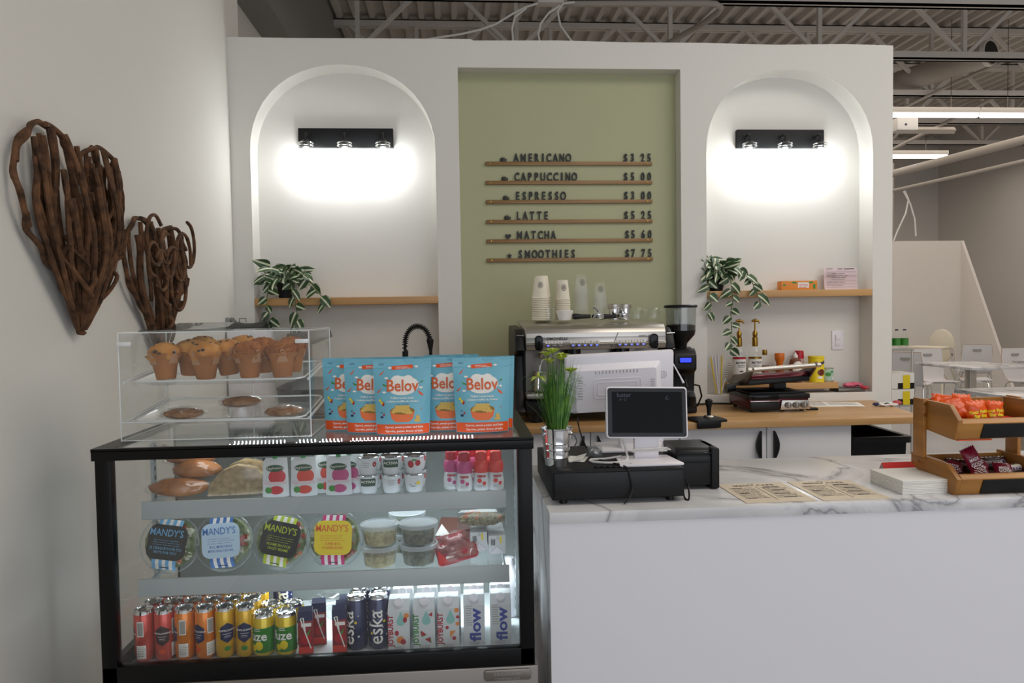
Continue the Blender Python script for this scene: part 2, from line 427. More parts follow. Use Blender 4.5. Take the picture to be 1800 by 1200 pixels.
# ------------------------------------------------------------ roof joists
web = [MB().box(-.022, -.022, 0, .022, .022, 1).done('t', 'joist').data]
def bar_between(p, q, th, name, m, parent):
    p, q = Vector(p), Vector(q); o = link(name, web[0], parent, p)
    o.rotation_mode = 'QUATERNION'; o.rotation_quaternion = (q-p).to_track_quat('Z', 'Y'); o.scale = (th/.044, th/.044, (q-p).length)
    return o
for o in list(bpy.data.objects):
    if o.name == 't': bpy.data.objects.remove(o)
names = ['nearest roof joist, only its bottom chord showing at the top edge', 'second roof joist, its bottom chord ending at the duct opening',
         'third roof joist, just behind the bright duct', 'fourth roof joist, above the longer glowing light strip', 'farthest roof joist, above the shorter glowing light strip']
for k, Y in enumerate((6.6, 8.0, 9.4, 10.8, 12.2)):
    t = thing('roof_joist', 'white open-web steel '+names[k], 'joist', (0, Y, 0), group='steel roof joists')
    for nm, z0, z1 in (('bottom_chord', 4.205, 4.285), ('top_chord', 5.02, 5.098)):
        m_ = MB(); m_.box(-1.45, -.05, z0, 10.5, -.012, z1).box(-1.45, .012, z0, 10.5, .05, z1).box(-1.45, -.05, z1-.012 if z0 > 5 else z0, 10.5, .05, z1 if z0 > 5 else z0+.012)
        m_.done(nm, 'joist', t, smooth=0)
    x = 1.807-1.675*2+(.55*k if k else 0)
    while x < 10.3:
        if x > -1.4: bar_between((x, 0, 4.28), (x, 0, 5.03), .045, 'web_bar', 'joist', t)
        for s in (-1, 1):
            if -1.4 < x+s*.84 < 10.4: bar_between((x+s*.04, 0, 4.28), (x+s*.82, 0, 5.03), .04, 'web_bar', 'joist', t)
        x += 1.675

# ------------------------------------------------------------ ceiling services
def pipe(name, label, cat, pts, r, m='pipe', seg=12, group=None):
    return tag(MB().tube(pts, r, seg).done(name, m), label, cat, group)
t = thing('air_duct', 'round white air duct with a dark open end near the roof', 'duct', (0, 0, 0))
m_ = MB(); p0, p1 = at(1470, 182, 10.6), at(1742, 92, 8.57); m_.tube([p0, p1], .15, 20).done('duct_body', 'pipe', t)
d_ = (p1-p0).normalized(); MB().tube([p1-d_*.002, p1+d_*.006], [.135, .135], 20).done('duct_opening', 'black', t)
MB().tube([p1-d_*.05, p1+d_*.004], .158, 20).done('duct_collar', 'joist', t)
pipe('sprinkler_pipe', 'thick white pipe sloping up to the right below the ceiling lights', 'pipe', [at(1480, 328, 13), at(1570, 305, 11.8), at(1830, 238, 9.2)], .062)
pipe('conduit', 'thin white pipe running just below the thick one', 'pipe', [at(1480, 356, 13), at(1570, 335, 11.8), at(1690, 308, 10.5), at(1830, 276, 9.2)], .027)
pipe('conduit', 'slender white conduit crossing in front of the joists beside the duct', 'pipe', [at(1570, 198, 9.7), at(1690, 140, 9.0), at(1800, 92, 8.4)], .02)
pipe('conduit', 'white conduit rising from the wall end past the joists', 'pipe', [at(1570, 262, 11.2), at(1700, 196, 10), at(1830, 128, 9)], .024)
pipe('conduit', 'fat white electrical conduit with a bend above the green panel', 'pipe',
     [at(960, 4, 6.3), at(1000, 7, 6.3), at(1240, 6, 6.3), at(1258, 7, 6.3), at(1267, 13, 6.35), at(1262, 22, 6.4), at(1235, 42, 6.7), at(1150, 90, 7.2)], .027)
t = thing('junction_box', 'white electrical junction box above the green panel', 'junction box', at(967, 2, 6.25))
MB().box(-.11, -.05, -.03, .11, .05, .09, bev=.006).done('box_body', 'joist', t)
for s in (-1, 1): MB().cyl((s*.11-(.03 if s < 0 else 0), 0, .02), .03, .03, 'x', 10).done('connector', 'steel', t)
cb = [([(945, 6), (925, 12), (900, 25), (872, 42), (845, 52), (810, 60), (770, 66), (735, 72)], 'longest white cable sagging left from the junction box'),
      ([(925, 14), (905, 30), (900, 50), (902, 75)], 'short white cable dropping straight behind the wall top'),
      ([(985, 10), (965, 22), (950, 42), (946, 60), (950, 80)], 'white cable looping down left of the round loop'),
      ([(1010, 4), (990, 6), (980, 20), (985, 45), (1000, 66), (1015, 85)], 'white cable curling down right of the junction box')]
for pl, lb in cb: pipe('cable', lb, 'cable', [at(a, b, 6.2) for a, b in pl], .009, 'cable', 8, 'loose ceiling cables')
for pl, lb in (([(1590, 335), (1597, 350), (1592, 375), (1578, 405), (1570, 425)], 'left white cable hanging from the thin pipe at the wall end'), ([(1588, 336), (1600, 358), (1608, 385), (1610, 415)], 'right white cable hanging from the thin pipe at the wall end')):
    pipe('cable', lb, 'cable', [at(a, b, 11.6) for a, b in pl], .012, 'cable', 6, 'cables hanging from the pipe')
pipe('column', 'slim white steel column behind the low partition', 'column', [(8.0, 13.2, 0), (8.0, 13.2, 5.1)], .07)
# strip lights
def strip(x0, x1, Y, z, label):
    t = thing('strip_light', label, 'ceiling light', ((x0+x1)/2, Y, z), group='ceiling strip lights'); L = (x1-x0)/2
    MB().box(-L, -.035, .035, L, .035, .1, bev=.004).done('housing', 'joist', t)
    MB().box(-L+.01, -.028, -.02, L-.01, .028, .034, bev=.012).done('diffuser', 'tube', t)
    for s in (-.7, .7): MB().tube([(s*L, 0, .1), (s*L, 0, 1.2)], .004, 5).done('hanger', 'steeldark', t)
strip(4.2, 6.62, 9, 3.857, 'long glowing strip light touching the wall end at upper right')
strip(6.64, 9.1, 9, 3.857, 'long glowing strip light running out of the frame at right')
strip(5.5, 7.94, 11.5, 3.864, 'shorter, lower glowing strip light with its end in view')
t = thing('projector_mount', 'small white boxed heater hanging below the long strip light', 'heater', at(1588, 222, 9.3))
MB().box(-.14, -.1, -.07, .14, .1, .09, bev=.01).done('casing', 'joist', t); MB().cyl((-.03, -.104, 0), .016, .01, 'y', 10).done('knob', 'black', t)
t['label'] = 'small white box with a black hole hanging under the strip light'; t.name = 'ceiling_box'; t['category'] = 'ceiling box'
pipe('rail_beam', 'white beam ending in mid-air below the box', 'beam', [(5.6, 10.4, 4.02), (7.28, 10.4, 4.02)], .05, seg=4)

# ------------------------------------------------------------ vanity lamps in the arches
M['bulb'] = mat('bulb_glow', 'ffffff', .5, emit=26)
def vanity(cx, label):
    t = thing('vanity_light', label, 'wall light', (cx, WY+.15, 2.49), group='three-bulb wall lights')
    MB().box(-.272, -.03, -.055, .272, 0, .055, bev=.002).done('back_plate', 'blackmatte', t)
    for k, x in enumerate((-.218, 0, .218)):
        a = MB(); a.tube([(x, -.03, .012), (x, -.075, .014), (x, -.09, .004), (x, -.09, -.03)], .008, 8); a.cyl((x, -.036, .012), .016, .007, 'y', 12)
        a = a.done('lamp_arm', 'black', t)
        MB().lathe([(.012, -.02), (.02, -.024), (.02, -.06), (.015, -.066)], (x, -.09, 0), 14).done('socket', 'black', t)
        MB().open_lathe([(.021, -.03), (.03, -.036), (.04, -.048), (.041, -.062), (.041, -.15), (.0395, -.15), (.0395, -.06)], (x, -.09, 0), 20).done('glass_shade', 'glass', t)
        for zz in (-.045, -.06): MB().tube([(x+.041*math.cos(2*PI*i/20), -.09+.041*math.sin(2*PI*i/20), zz) for i in range(20)], .0018, 6, closed=True).done('shade_ring', 'chrome', t)
        MB().lathe([(.0, -.142), (.02, -.132), (.0245, -.112), (.02, -.09), (.012, -.072), (.011, -.064)][::-1], (x, -.09, 0), 14).done('bulb', 'bulb', t)
        l = bpy.data.lights.new('bulb_light', 'POINT'); l.energy = 2.0; l.shadow_soft_size = .025; l.color = (.97, .99, 1)
        lo = bpy.data.objects.new('bulb_light', l); C.objects.link(lo); lo.parent = t; lo.location = (x, -.09, -.165)
    return t
vanity(-.628, 'black three-bulb wall light glowing in the left arch')
vanity(1.977, 'black three-bulb wall light glowing in the right arch')

# ------------------------------------------------------------ menu rails
rows = [('AMERICANO', '3 25', 2.335, 'mug'), ('CAPPUCCINO', '5 00', 2.224, 'mug'), ('ESPRESSO', '3 00', 2.112, 'mug'), ('LATTE', '5 25', 1.996, 'mug'), ('MATCHA', '5 60', 1.882, 'heart'), ('SMOOTHIES', '7 75', 1.77, 'star')]
pos = ['top', 'second', 'third', 'fourth', 'fifth', 'bottom']
gl = {}
def letter(ch, parent, x, z, h=.05):
    if ch not in gl:
        me = textmesh(ch, h*1.37, .0009 if ch in '$M' else .0019, {'M': .66, 'I': .9, '$': .66, 'N': .6}.get(ch, .64), .004, 3)
        mn = min(v.co.x for v in me.vertices); mx_ = max(v.co.x for v in me.vertices)
        for v in me.vertices: v.co = Vector((v.co.x-(mn+mx_)/2, -v.co.z, v.co.y))
        me.materials.clear(); me.materials.append(M['letter']); gl[ch] = me
    return link('letter', gl[ch], parent, (x, -.008, z))
for k, (nm, pr, z, ic) in enumerate(rows):
    t = thing('menu_rail', f'{pos[k]} wooden rail of the menu, reading {nm.title()} ${pr.replace(" ", ".")}', 'menu sign', (.676, WY+.10, z), group='menu rails')
    MB().box(-.497, -.016, -.012, .497, 0, .0105, bev=.003).done('rail', 'railwood', t)
    for s in (-.468, .466): MB().cyl((s, -.0185, 0), .0045, .003, 'y', 10).done('screw', 'gold', t)
    x0 = -.315+.0035*k
    wd = {'M': .046, 'I': .033, 'T': .043}
    x = x0
    for i, ch in enumerate(nm):
        w_ = wd.get(ch, .0385); x += w_/2 if i else 0; letter(ch, t, x, .0105); x += w_/2
    letter('$', t, .338+.005*(k > 3), .0105); letter(pr[0], t, .379, .0105); letter(pr[2], t, .441, .0105); letter(pr[3], t, .480, .0105)
    xi = -.395+.0065*k
    if ic == 'mug':
        m_ = MB(); m_.box(xi-.014, -.012, .0105, xi+.014, -.003, .032, bev=.003)
        m_.tube([(xi+.013, -.008, .027), (xi+.021, -.008, .027), (xi+.023, -.008, .021), (xi+.021, -.008, .015), (xi+.013, -.008, .015)], .0025, 6)
        for s in (-.008, 0, .008): m_.tube([(xi+s, -.008, .031), (xi+s+.002, -.008, .036), (xi+s, -.008, .041)], .0012, 5)
    elif ic == 'heart':
        m_ = MB().prism([(xi+.018*math.sin(a)**3, .027+.0012*(13*math.cos(a)-5*math.cos(2*a)-2*math.cos(3*a)-math.cos(4*a))) for a in [2*PI*i/24 for i in range(24)]], 'y', -.012, -.003)
    else:
        m_ = MB().prism([(xi+(.017 if i % 2 == 0 else .0072)*math.sin(PI*i/5), .0255+(.017 if i % 2 == 0 else .0072)*math.cos(PI*i/5)) for i in range(10)], 'y', -.012, -.003)
    m_.done('cup_icon' if ic == 'mug' else ic+'_icon', 'letter', t)

# ------------------------------------------------------------ shelves
tag(MB().box(-1.141, 0, 0, -.109, .15, .042, bev=.002).done('wall_shelf', 'shelfwood', loc=(0, WY, 1.52)), 'light wood shelf spanning the left arch', 'shelf')
tag(MB().box(1.473, 0, 0, 2.489, .15, .04, bev=.002).done('wall_shelf', 'shelfwood', loc=(0, WY, 1.53)), 'light wood shelf spanning the right arch', 'shelf')
tag(MB().box(1.625, .01, 0, 2.285, .149, .038, bev=.002).done('niche_ledge', 'shelfwood', loc=(0, WY, .975)), 'low wooden ledge under the syrup bottles in the right arch', 'shelf')
t = thing('light_switch', 'white rocker light switch on the right arch wall', 'switch', (2.35, WY+.15, 1.26))
MB().box(-.037, -.007, -.06, .037, 0, .06, bev=.003).done('switch_plate', 'white', t); MB().box(-.017, -.012, -.034, .017, -.006, .034, bev=.002).done('rocker', 'white', t)
MB().box(-.016, -.0155, .0, .016, -.011, .032, bev=.002).done('rocker_paddle', 'white', t)
t = thing('tea_box', 'small orange tea box lying on the right shelf', 'box', (2.05, WY+.06, 1.57), rz=-4)
MB().box(-.108, -.035, 0, .108, .035, .055, bev=.001).done('carton', mat('orange_box', 'e08a2c', .5), t)
decal('label_panel', [rect(-.008, .012, .058, .045)], 'offwhite', t, onto(-.035)); decal('label_print', lines(0, .03, .05, 3, .008, .003, 3), 'red', t, onto(-.035, .0012))
decal('leaf_print', [disc(-.03+.1*i, .045, .016, 8, .006) for i in range(2)]+[disc(.09, .02, .008, 8, .018), disc(-.09, .03, .01, 8, .006)], 'leafprint', t, onto(-.035))
t = thing('invoice', 'pink printed invoice leaning on the wall above the right shelf', 'paper', (2.335, WY+.075, 1.572), rot=(R(-8), 0, R(-1)))
MB().grid(lambda u, v: ((u-.5)*.205, .006*math.sin(u*5)+.004*math.sin(v*6), v*.133), 10, 8).done('sheet', 'pinkpaper', t)
decal('invoice_print', [rect(-.09, .123, -.05, .127), rect(-.02, .122, .01, .127), rect(.02, .122, .085, .127)]+[rect(-.095, z, .095, z+.0012) for z in (.105, .08, .048, .03, .012)]+lines(-.09, .098, -.03, 4, .008, .002, 1)+lines(-.06, .094, .04, 4, .012, .002, 2)+lines(-.09, .04, .02, 3, .01, .002, 5), 'print', t, onto(0, .0105))

# ------------------------------------------------------------ trailing plants
def leafmat():
    m = mat('variegated_leaf', '2c4a26', .45); nt = m.node_tree; b = nt.nodes['Principled BSDF']
    tc = nt.nodes.new('ShaderNodeTexCoord'); sp = nt.nodes.new('ShaderNodeSeparateXYZ'); nt.links.new(tc.outputs['Object'], sp.inputs[0])
    ab = nt.nodes.new('ShaderNodeMath'); ab.operation = 'ADD'; ab.inputs[1].default_value = .03; nt.links.new(sp.outputs[0], ab.inputs[0])
    rp = nt.nodes.new('ShaderNodeValToRGB'); rp.color_ramp.interpolation = 'EASE'; e = rp.color_ramp.elements
    e[0].position = 0; e[0].color = lin('2a4426'); e[1].position = 1; e[1].color = lin('2a4426')
    for p, c in ((.12, 'c3cba6'), (.17, '2b4726'), (.46, '34542c'), (.51, 'd3d6bb'), (.61, 'cdd2b4'), (.65, '29431f')): k = e.new(p); k.color = lin(c)
    mu = nt.nodes.new('ShaderNodeMath'); mu.operation = 'MULTIPLY'; mu.inputs[1].default_value = 1/.06
    nt.links.new(ab.outputs[0], mu.inputs[0]); nt.links.new(mu.outputs[0], rp.inputs[0]); nt.links.new(rp.outputs[0], b.inputs['Base Color'])
    return m
M['leaf'] = leafmat(); M['stem'] = mat('vine_stem', '5c6b3a', .6)
def leafmesh(L, Wd, curl):
    def f(u, v):
        a = (u-.5)*2; wv = Wd*math.sin(PI*min(1, v**.75))**.9*(1-.25*v); x = a*wv/2
        return (x, v*L, -curl*v*v*L+.18*abs(x))
    return MB().grid(f, 4, 6).done('t', 'leaf', weld=True)
lf = [leafmesh(.075, .062, .3), leafmesh(.085, .056, .5), leafmesh(.062, .052, .15)]
lfm = [o.data for o in lf]
for o in lf: bpy.data.objects.remove(o)
def vine_plant(px, pz, label, seed, vines, crown=66, xl=-.14):
    rg = random.Random(seed)
    t = thing('trailing_plant', label, 'plant', (px, WY+.07, pz), group='trailing plants on the arch shelves')
    MB().lathe([(.036, 0), (.052, .1), (.056, .1), (.056, .112), (.05, .112), (.048, .1), (.0, .095)], (0, 0, 0), 20).done('pot', 'blackmatte', t)
    def put(p, d, sc=1, roll=0):
        o = link('leaf', rg.choice(lfm), t, p); d = Vector(d).normalized()
        side = Vector((0, -1, .35)); z = (side-d*side.dot(d)); z = z.normalized() if z.length > .05 else Vector((0, 0, 1))
        x = d.cross(z); mt = Matrix((x, d, z)).transposed().to_euler(); q = Matrix((x, d, z)).transposed().to_quaternion()@Matrix.Rotation(roll, 3, 'Y').to_quaternion()
        o.rotation_euler = q.to_euler(); o.scale = (sc,)*3; return o
    for k in range(crown):
        a = rg.uniform(0, 2*PI); e = rg.uniform(.0, 1.25); r_ = rg.uniform(.02, .085)
        p = Vector((math.cos(a)*r_*1.25, min(math.sin(a)*r_, .045)-.01, .10+.105*math.sin(e)*rg.uniform(.4, 1)))
        p.x = max(p.x, xl+.015)
        d = Vector((math.cos(a)*1.0, math.sin(a)*.7-.5, rg.uniform(-.6, .55)))
        if p.y+d.normalized().y*.08 > .07: d.y = -.2
        if p.x+d.normalized().x*.09 < xl and p.y+d.normalized().y*.09 > -.075: d.x = abs(d.x)
        put(p, d, rg.uniform(.85, 1.2), rg.uniform(-.6, .6))
    for vi in vines:
        P = [Vector(p) for p in vi]; MB().tube(P, [.0028]*(len(P)-1)+[.001], 6).done('vine_stem', 'stem', t)
        tot = 0
        for a, b in zip(P, P[1:]):
            n = max(1, int((b-a).length/.032))
            for i in range(n):
                p = a.lerp(b, (i+.5)/n); tot += 1; s = 1 if tot % 2 else -1
                put(p, (s*rg.uniform(.5, 1.1), rg.uniform(-.5, -.1), rg.uniform(-1.1, -.2)), rg.uniform(.8, 1.15), rg.uniform(-.5, .5))
vine_plant(-.985, 1.562, 'trailing variegated plant in a black pot on the left arch shelf', 5,
    [[(-.03, -.03, .12), (-.07, -.085, .07), (-.085, -.1, -.02), (-.07, -.1, -.1), (-.055, -.1, -.17)],
     [(.02, -.03, .12), (.055, -.085, .07), (.075, -.1, -.02), (.085, -.1, -.1), (.07, -.1, -.18), (.09, -.1, -.3)],
     [(.04, -.02, .13), (.13, -.06, .13), (.18, -.09, .06), (.235, -.1, -.01), (.26, -.1, -.05)]])
vine_plant(1.555, 1.57, 'trailing variegated plant in a black pot on the right arch shelf', 11,
    [[(-.03, -.03, .12), (-.08, -.085, .05), (-.075, -.1, -.04), (-.065, -.1, -.1), (-.1, -.1, -.15)],
     [(.02, -.03, .12), (.055, -.09, .06), (.065, -.1, -.05), (.05, -.1, -.13), (.055, -.1, -.22), (.045, -.1, -.36)],
     [(.04, -.02, .13), (.13, -.07, .13), (.18, -.095, .05), (.22, -.1, -.04), (.235, -.1, -.1)]], 62, -.078)

# ------------------------------------------------------------ back counter
tag(MB().prism([(-1.245, 3.58), (2.37, 3.58), (2.38, 3.66), (2.5, WY-.002), (-1.245, WY-.002)], 'z', .866, .9, bev=.003).done('worktop', 'wood'), 'light wood worktop running along the niche wall', 'worktop')
xs = [(-1.24, -.70), (-.695, .195), (.2, 1.10), (1.105, 1.998)]
lab = ['narrow white base cabinet in the left corner', 'white double base cabinet behind the display fridge', 'white double base cabinet under the coffee machine', 'white double base cabinet with black half-moon handles beside the bin']
for k, (a, b) in enumerate(xs):
    t = thing('base_cabinet', lab[k], 'cabinet', ((a+b)/2, 3.64, 0), group='white base cabinets'); h = (b-a)/2
    MB().box(-h, 0, .08, h, .6, .864).done('body', 'cab', t); MB().box(-h, .04, 0, h, .06, .08).done('plinth', 'cab', t)
    for s in (-1, 1):
        d = MB().box(min(0, s*h)+.0025, -.019, .085, max(0, s*h)-.0025, -.001, .862, bev=.0015).done('cabinet_door', 'cab', t)
        arc = [(s*.034, .696)]+[(s*(.034+.025*math.sin(PI*i/10)), .696+.15*i/10) for i in range(1, 10)]+[(s*.034, .846)]
        MB().prism(arc, 'y', -.045, -.019, bev=.002).done('handle', 'black', d)
t = thing('trash_bin', 'black plastic bin with a clear liner under the worktop end', 'bin', (2.21, 3.98, 0))
def tub(z, e): return [(-.15-e, -.25-e, z), (.15+e, -.25-e, z), (.15+e, .25+e, z), (-.15-e, .25+e, z)]
m_ = MB(); L = [(.12, -.02), (.76, .0), (.76, -.006), (.2, -.03)]
vs = [[m_.bm.verts.new(p) for p in tub(z, e)] for z, e in L]
for A, B in zip(vs, vs[1:]):
    for i in range(4): m_.bm.faces.new((A[i], A[(i+1) % 4], B[(i+1) % 4], B[i]))
m_.bm.faces.new(vs[0][::-1]); m_.bm.faces.new(vs[-1]); m_.done('bin_body', 'black', t, smooth=0)
m_ = MB(); o_ = rrect(-.175, -.275, .175, .275, .03); i_ = rrect(-.147, -.247, .147, .247, .02)
for z0, z1 in ((.745, .778),):
    A = [m_.bm.verts.new((a, b, z0)) for a, b in o_]; B = [m_.bm.verts.new((a, b, z1)) for a, b in o_]; D = [m_.bm.verts.new((a, b, z1)) for a, b in i_]; E = [m_.bm.verts.new((a, b, z0)) for a, b in i_]
    n = len(o_)
    for P, Q in ((A, B), (B, D), (D, E), (E, A)):
        for i in range(n): m_.bm.faces.new((P[i], P[(i+1) % n], Q[(i+1) % n], Q[i]))
m_.done('rim', 'black', t)
MB().grid(lambda u, v: (-.14+.2*u, -.1+.33*v, .7+.05*noise.noise(Vector((u*6, v*6, 3)))), 14, 14).done('bin_liner', 'film', t, smooth=0)

# espresso machine
t = thing('espresso_machine', 'large steel and black two-group espresso machine on the wood worktop', 'coffee machine', (.69, 3.66, .9))
side = [(.0, .37), (.03, .44), (.1, .475), (.46, .49), (.5, .44), (.5, .1), (.44, .035), (.05, .035), (.02, .06), (.1, .16), (.12, .34)]
for s in (-1, 1): MB().prism(side, 'x', s*.355, s*.405, bev=.008).done('side_panel', 'black', t)
MB().box(-.355, .12, .05, .355, .48, .47).done('body', 'blackmatte', t)
MB().box(-.355, .02, .05, .355, .45, .115, bev=.01).done('base', 'blackmatte', t)
MB().prism([(-.01, .385), (.0, .475), (.03, .492), (.48, .515), (.48, .5), (.12, .46), (.1, .385)], 'x', -.354, .354, bev=.003).done('top_cover', 'steel', t)
fa = MB().prism([(-.005, .372), (-.022, .40), (-.012, .408), (-.014, .43), (-.012, .455), (.0, .476), (.05, .476), (.05, .372)], 'x', -.352, .352, bev=.002).done('front_fascia', 'steel', t)
for z in (.405, .432): MB().box(-.35, -.0165, z-.002, .35, -.012, z+.001).done('fascia_groove', 'steeldark', fa)
for s in (-1, 1):
    MB().prism(rrect(s*.29-.02, .37, s*.29+.02, .445, .018), 'y', -.03, -.01, bev=.002).done('knob_opening', 'blackgloss', fa)
    MB().tube([(s*.36, -.004, .445), (s*.40, -.006, .447)], .002, 6).done('trim_line', 'chrome', t)
M['bluelit'] = mat('blue_button_light', '4a5cff', .4, emit=2.5)
for k, x in enumerate([-.245, -.215, -.185, -.12, -.09, -.06, -.03, 0, .115, .145, .175, .205, .235]):
    b = MB().box(x-.012, -.026, .386, x+.012, -.014, .4, bev=.002).done('button', 'steeldark', t)
    if k not in (1, 2): MB().box(x-.004, -.0275, .390, x+.004, -.0255, .396).done('button_light', 'bluelit', b)
    decal('button_label', [rect(x-.0135, .404, x+.0135, .416)], 'offwhite', t, onto(-.022)); decal('button_symbol', [disc(x, .41, .003, 8)], 'print', t, onto(-.0225, .001))
MB().prism([(.075, .372), (.11, .455), (.112, .455), (.077, .372)], 'y', -.019, -.012).done('fascia_seam', 'steeldark', t)
text('brand_lettering', 'SIMONELLI', .02, 'print', t, onto(-.0195), -.20, .421, bold=.0004, sx=1.1)
decal('brand_mark', ring(-.265, .428, .007, .0015, 14), 'print', t, onto(-.0195)); text('brand_lettering', 'APPIA II', .016, 'print', t, onto(-.0195), .24, .428)
MB().box(-.345, .115, .12, .345, .122, .365).done('splash_panel', 'steeldark', t)
MB().box(-.352, -.02, .13, .352, .12, .155, bev=.003).done('drip_tray', 'steel', t)
gr = MB()
for i in range(34): gr.box(-.335+i*.02, -.012, .156, -.329+i*.02, .112, .159)
o = gr.done('drip_grille', 'steeldark', t); o['kind'] = 'stuff'
for x in (-.11, .14):
    g = MB().lathe([(.048, .30), (.05, .33), (.04, .335), (.04, .372)], (x, .05, 0), 24).done('group_head', 'blackgloss', t)
    MB().lathe([(.034, .27), (.036, .30)], (x, .05, 0), 20).done('filter_ring', 'chrome', g)
    MB().tube([(x, .02, .29), (x, -.05, .285), (x, -.12, .275)], [.008, .013, .015], 12).done('portafilter_handle', 'black', g)
for s in (-1, 1):
    MB().lathe([(.02, .33), (.026, .345), (.02, .36)], (s*.26, .03, 0), 16).done('steam_knob', 'steel', t)
    MB().tube([(s*.26, .03, .33), (s*.275, .025, .31), (s*.29, .01, .24), (s*.295, .0, .17)], .005, 8).done('steam_wand', 'chrome', t)
for sx, sy in ((-.3, .08), (.3, .08), (-.3, .4), (.3, .4)): MB().lathe([(.03, 0), (.035, .05)], (sx, sy, 0), 16).done('foot', 'black', t)
t = thing('milk_jug', 'steel milk jug standing on the drip tray at left', 'jug', (.42, 3.72, 1.062))
MB().open_lathe([(0, 0), (.043, 0), (.046, .01), (.042, .05), (.037, .075), (.042, .095), (.04, .095), (.035, .075)], (0, 0, 0), 24).done('jug_body', 'steel', t)
MB().tube([(.04, .0, .085), (.07, 0, .08), (.072, 0, .03), (.045, 0, .02)], .004, 8).done('handle', 'steel', t)

# cups on top of the machine
TZ = .9+.517
def cup_proto(name, rt, rb, h, m, label, logo):
    t = thing(name, label, 'cup')
    MB().open_lathe([(rt, .001), (rt+.0032, .0035), (rt, .006), (rt-.001, .007), (rb, h), (rb-.004, h), (rb-.005, h-.004), (0, h-.005)], (0, 0, 0), 28).done('cup_body', m, t)
    if logo:
        q = bend(rt-.004, .0, .0012); sl = (rt-rb)/h
        fm = lambda x, y: ((rt-(y)*sl+.0008)*math.sin(x/rt), -(rt-y*sl+.0008)*math.cos(x/rt), y)
        decal('round_logo', ring(0, h*.62, .017, .002)+ring(0, h*.62, .012, .001)+[rect(-.007+i*.004, h*.62-.008, -.005+i*.004, h*.62+.008) for i in range(4)], 'print', t, fm)
    return t
ORD = 'first second third fourth fifth sixth seventh eighth ninth tenth eleventh twelfth thirteenth fourteenth'.split()
def stack(proto, x, y, n, dz, label, group, extra=0, z=TZ, cat=None):
    for k in range(n-1, -1, -1):
        c = proto if k == n-1 else dup(proto)
        if k < n-1:
            for ch in list(c.children):
                if ch.name.startswith('round_logo'): bpy.data.objects.remove(ch)
        c.location = (x+rnd.uniform(-.001, .001), y, z+k*dz+(extra if k == n-1 else 0)); c.rotation_euler = (0, 0, rnd.uniform(-.3, .3)+(.1))
        c['label'] = label.replace('#', ORD[k]+' from the bottom,' if k < n-1 else 'topmost'); c['group'] = group
p = cup_proto('paper_cup', .0465, .031, .118, 'papercup', 'cup', True)
stack(p, .445, 3.93, 13, .0095, '# cream paper cup in the tall left stack on the coffee machine', 'large paper cups')
p = cup_proto('paper_cup', .0465, .031, .118, 'papercup', 'cup', False)
stack(p, .465, 4.03, 14, .0095, '# plain cream cup, rear stack on the coffee machine', 'rear paper cups')
p = cup_proto('paper_cup', .040, .029, .108, 'papercup', 'cup', True)
stack(p, .563, 3.93, 12, .0095, '# cream paper cup in the narrower second stack', 'small paper cups')
p = cup_proto('plastic_cup', .043, .028, .12, 'plasticcup', 'cup', True)
stack(p, .672, 3.98, 13, .0105, '# clear plastic cup in the taller clear stack', 'tall clear cups')
p = cup_proto('plastic_cup', .040, .028, .11, 'plasticcup', 'cup', True)
stack(p, .775, 3.98, 10, .0105, '# clear plastic cup in the shorter clear stack', 'short clear cups')
t = thing('glass_tumbler', 'small clear glass tumbler beside the paper cups', 'glass', (.475, 3.80, TZ))
MB().open_lathe([(0, .003), (.018, .003), (.021, .0), (.026, .066), (.0245, .066), (.019, .008), (0, .008)], (0, 0, 0), 20).done('tumbler_body', 'glass', t)
t = thing('filter_stack', 'stack of white paper filters on the coffee machine', 'filters', (.555, 3.81, TZ))
MB().lathe([(.03, 0), (.045, .05), (.02, .053), (0, .05)], (0, 0, 0), 28, wob=lambda a, k: 1+.03*math.sin(a*14)).done('filter_paper', 'offwhite', t)
for x, lb in ((.835, 'left'), (.893, 'right')):
    t = thing('steel_canister', f'{lb} lidded steel canister of the pair on the coffee machine', 'canister', (x, 3.90, TZ-.004))
    MB().lathe([(.027, 0), (.028, .005), (.028, .06), (.0, .06)], (0, 0, 0), 24).done('canister_body', 'chrome', t); MB().lathe([(.033, .06), (.034, .064), (.034, .082), (.03, .085), (0, .085)], (0, 0, 0), 24).done('lid', 'steel', t)
for x, r_, lb in ((.965, .038, 'left'), (1.055, .038, 'right')):
    t = thing('glass_mug', f'{lb} clear glass mug turned upside down on the coffee machine', 'mug', (x, 3.93, TZ-.002))
    MB().open_lathe([(r_, 0), (r_+.001, .004), (r_-.004, .055), (r_-.01, .064), (0, .066), (0, .06), (r_-.014, .058), (r_-.007, .05), (r_-.004, .002)], (0, 0, 0), 24).done('mug_body', 'glass', t)
    MB().tube([(r_-.004, 0, .05), (r_+.016, 0, .048), (r_+.02, 0, .03), (r_+.012, 0, .014), (r_-.003, 0, .012)], .0035, 8).done('handle', 'glass', t)
t = thing('portafilter', 'black-handled chrome portafilter lying on the coffee machine', 'portafilter', (.72, 3.76, TZ+.006), rz=5)
MB().tube([(-.135, 0, .012), (-.12, 0, .013), (-.09, 0, .012), (-.04, 0, .012)], [.012, .016, .012, .01], 14).done('handle', 'black', t)
MB().lathe([(.031, 0), (.033, .004), (.033, .024), (.028, .026), (.0, .03)], (0, 0, 0), 24).done('basket', 'chrome', t); MB().tube([(0, 0, .03), (-.005, 0, .045), (-.02, 0, .06)], [.008, .006, .009], 10).done('spout', 'chrome', t)
o = dup(t, (.86, 3.80, TZ+.004), 12, 'second portafilter with its black handle in front of the steel canisters')

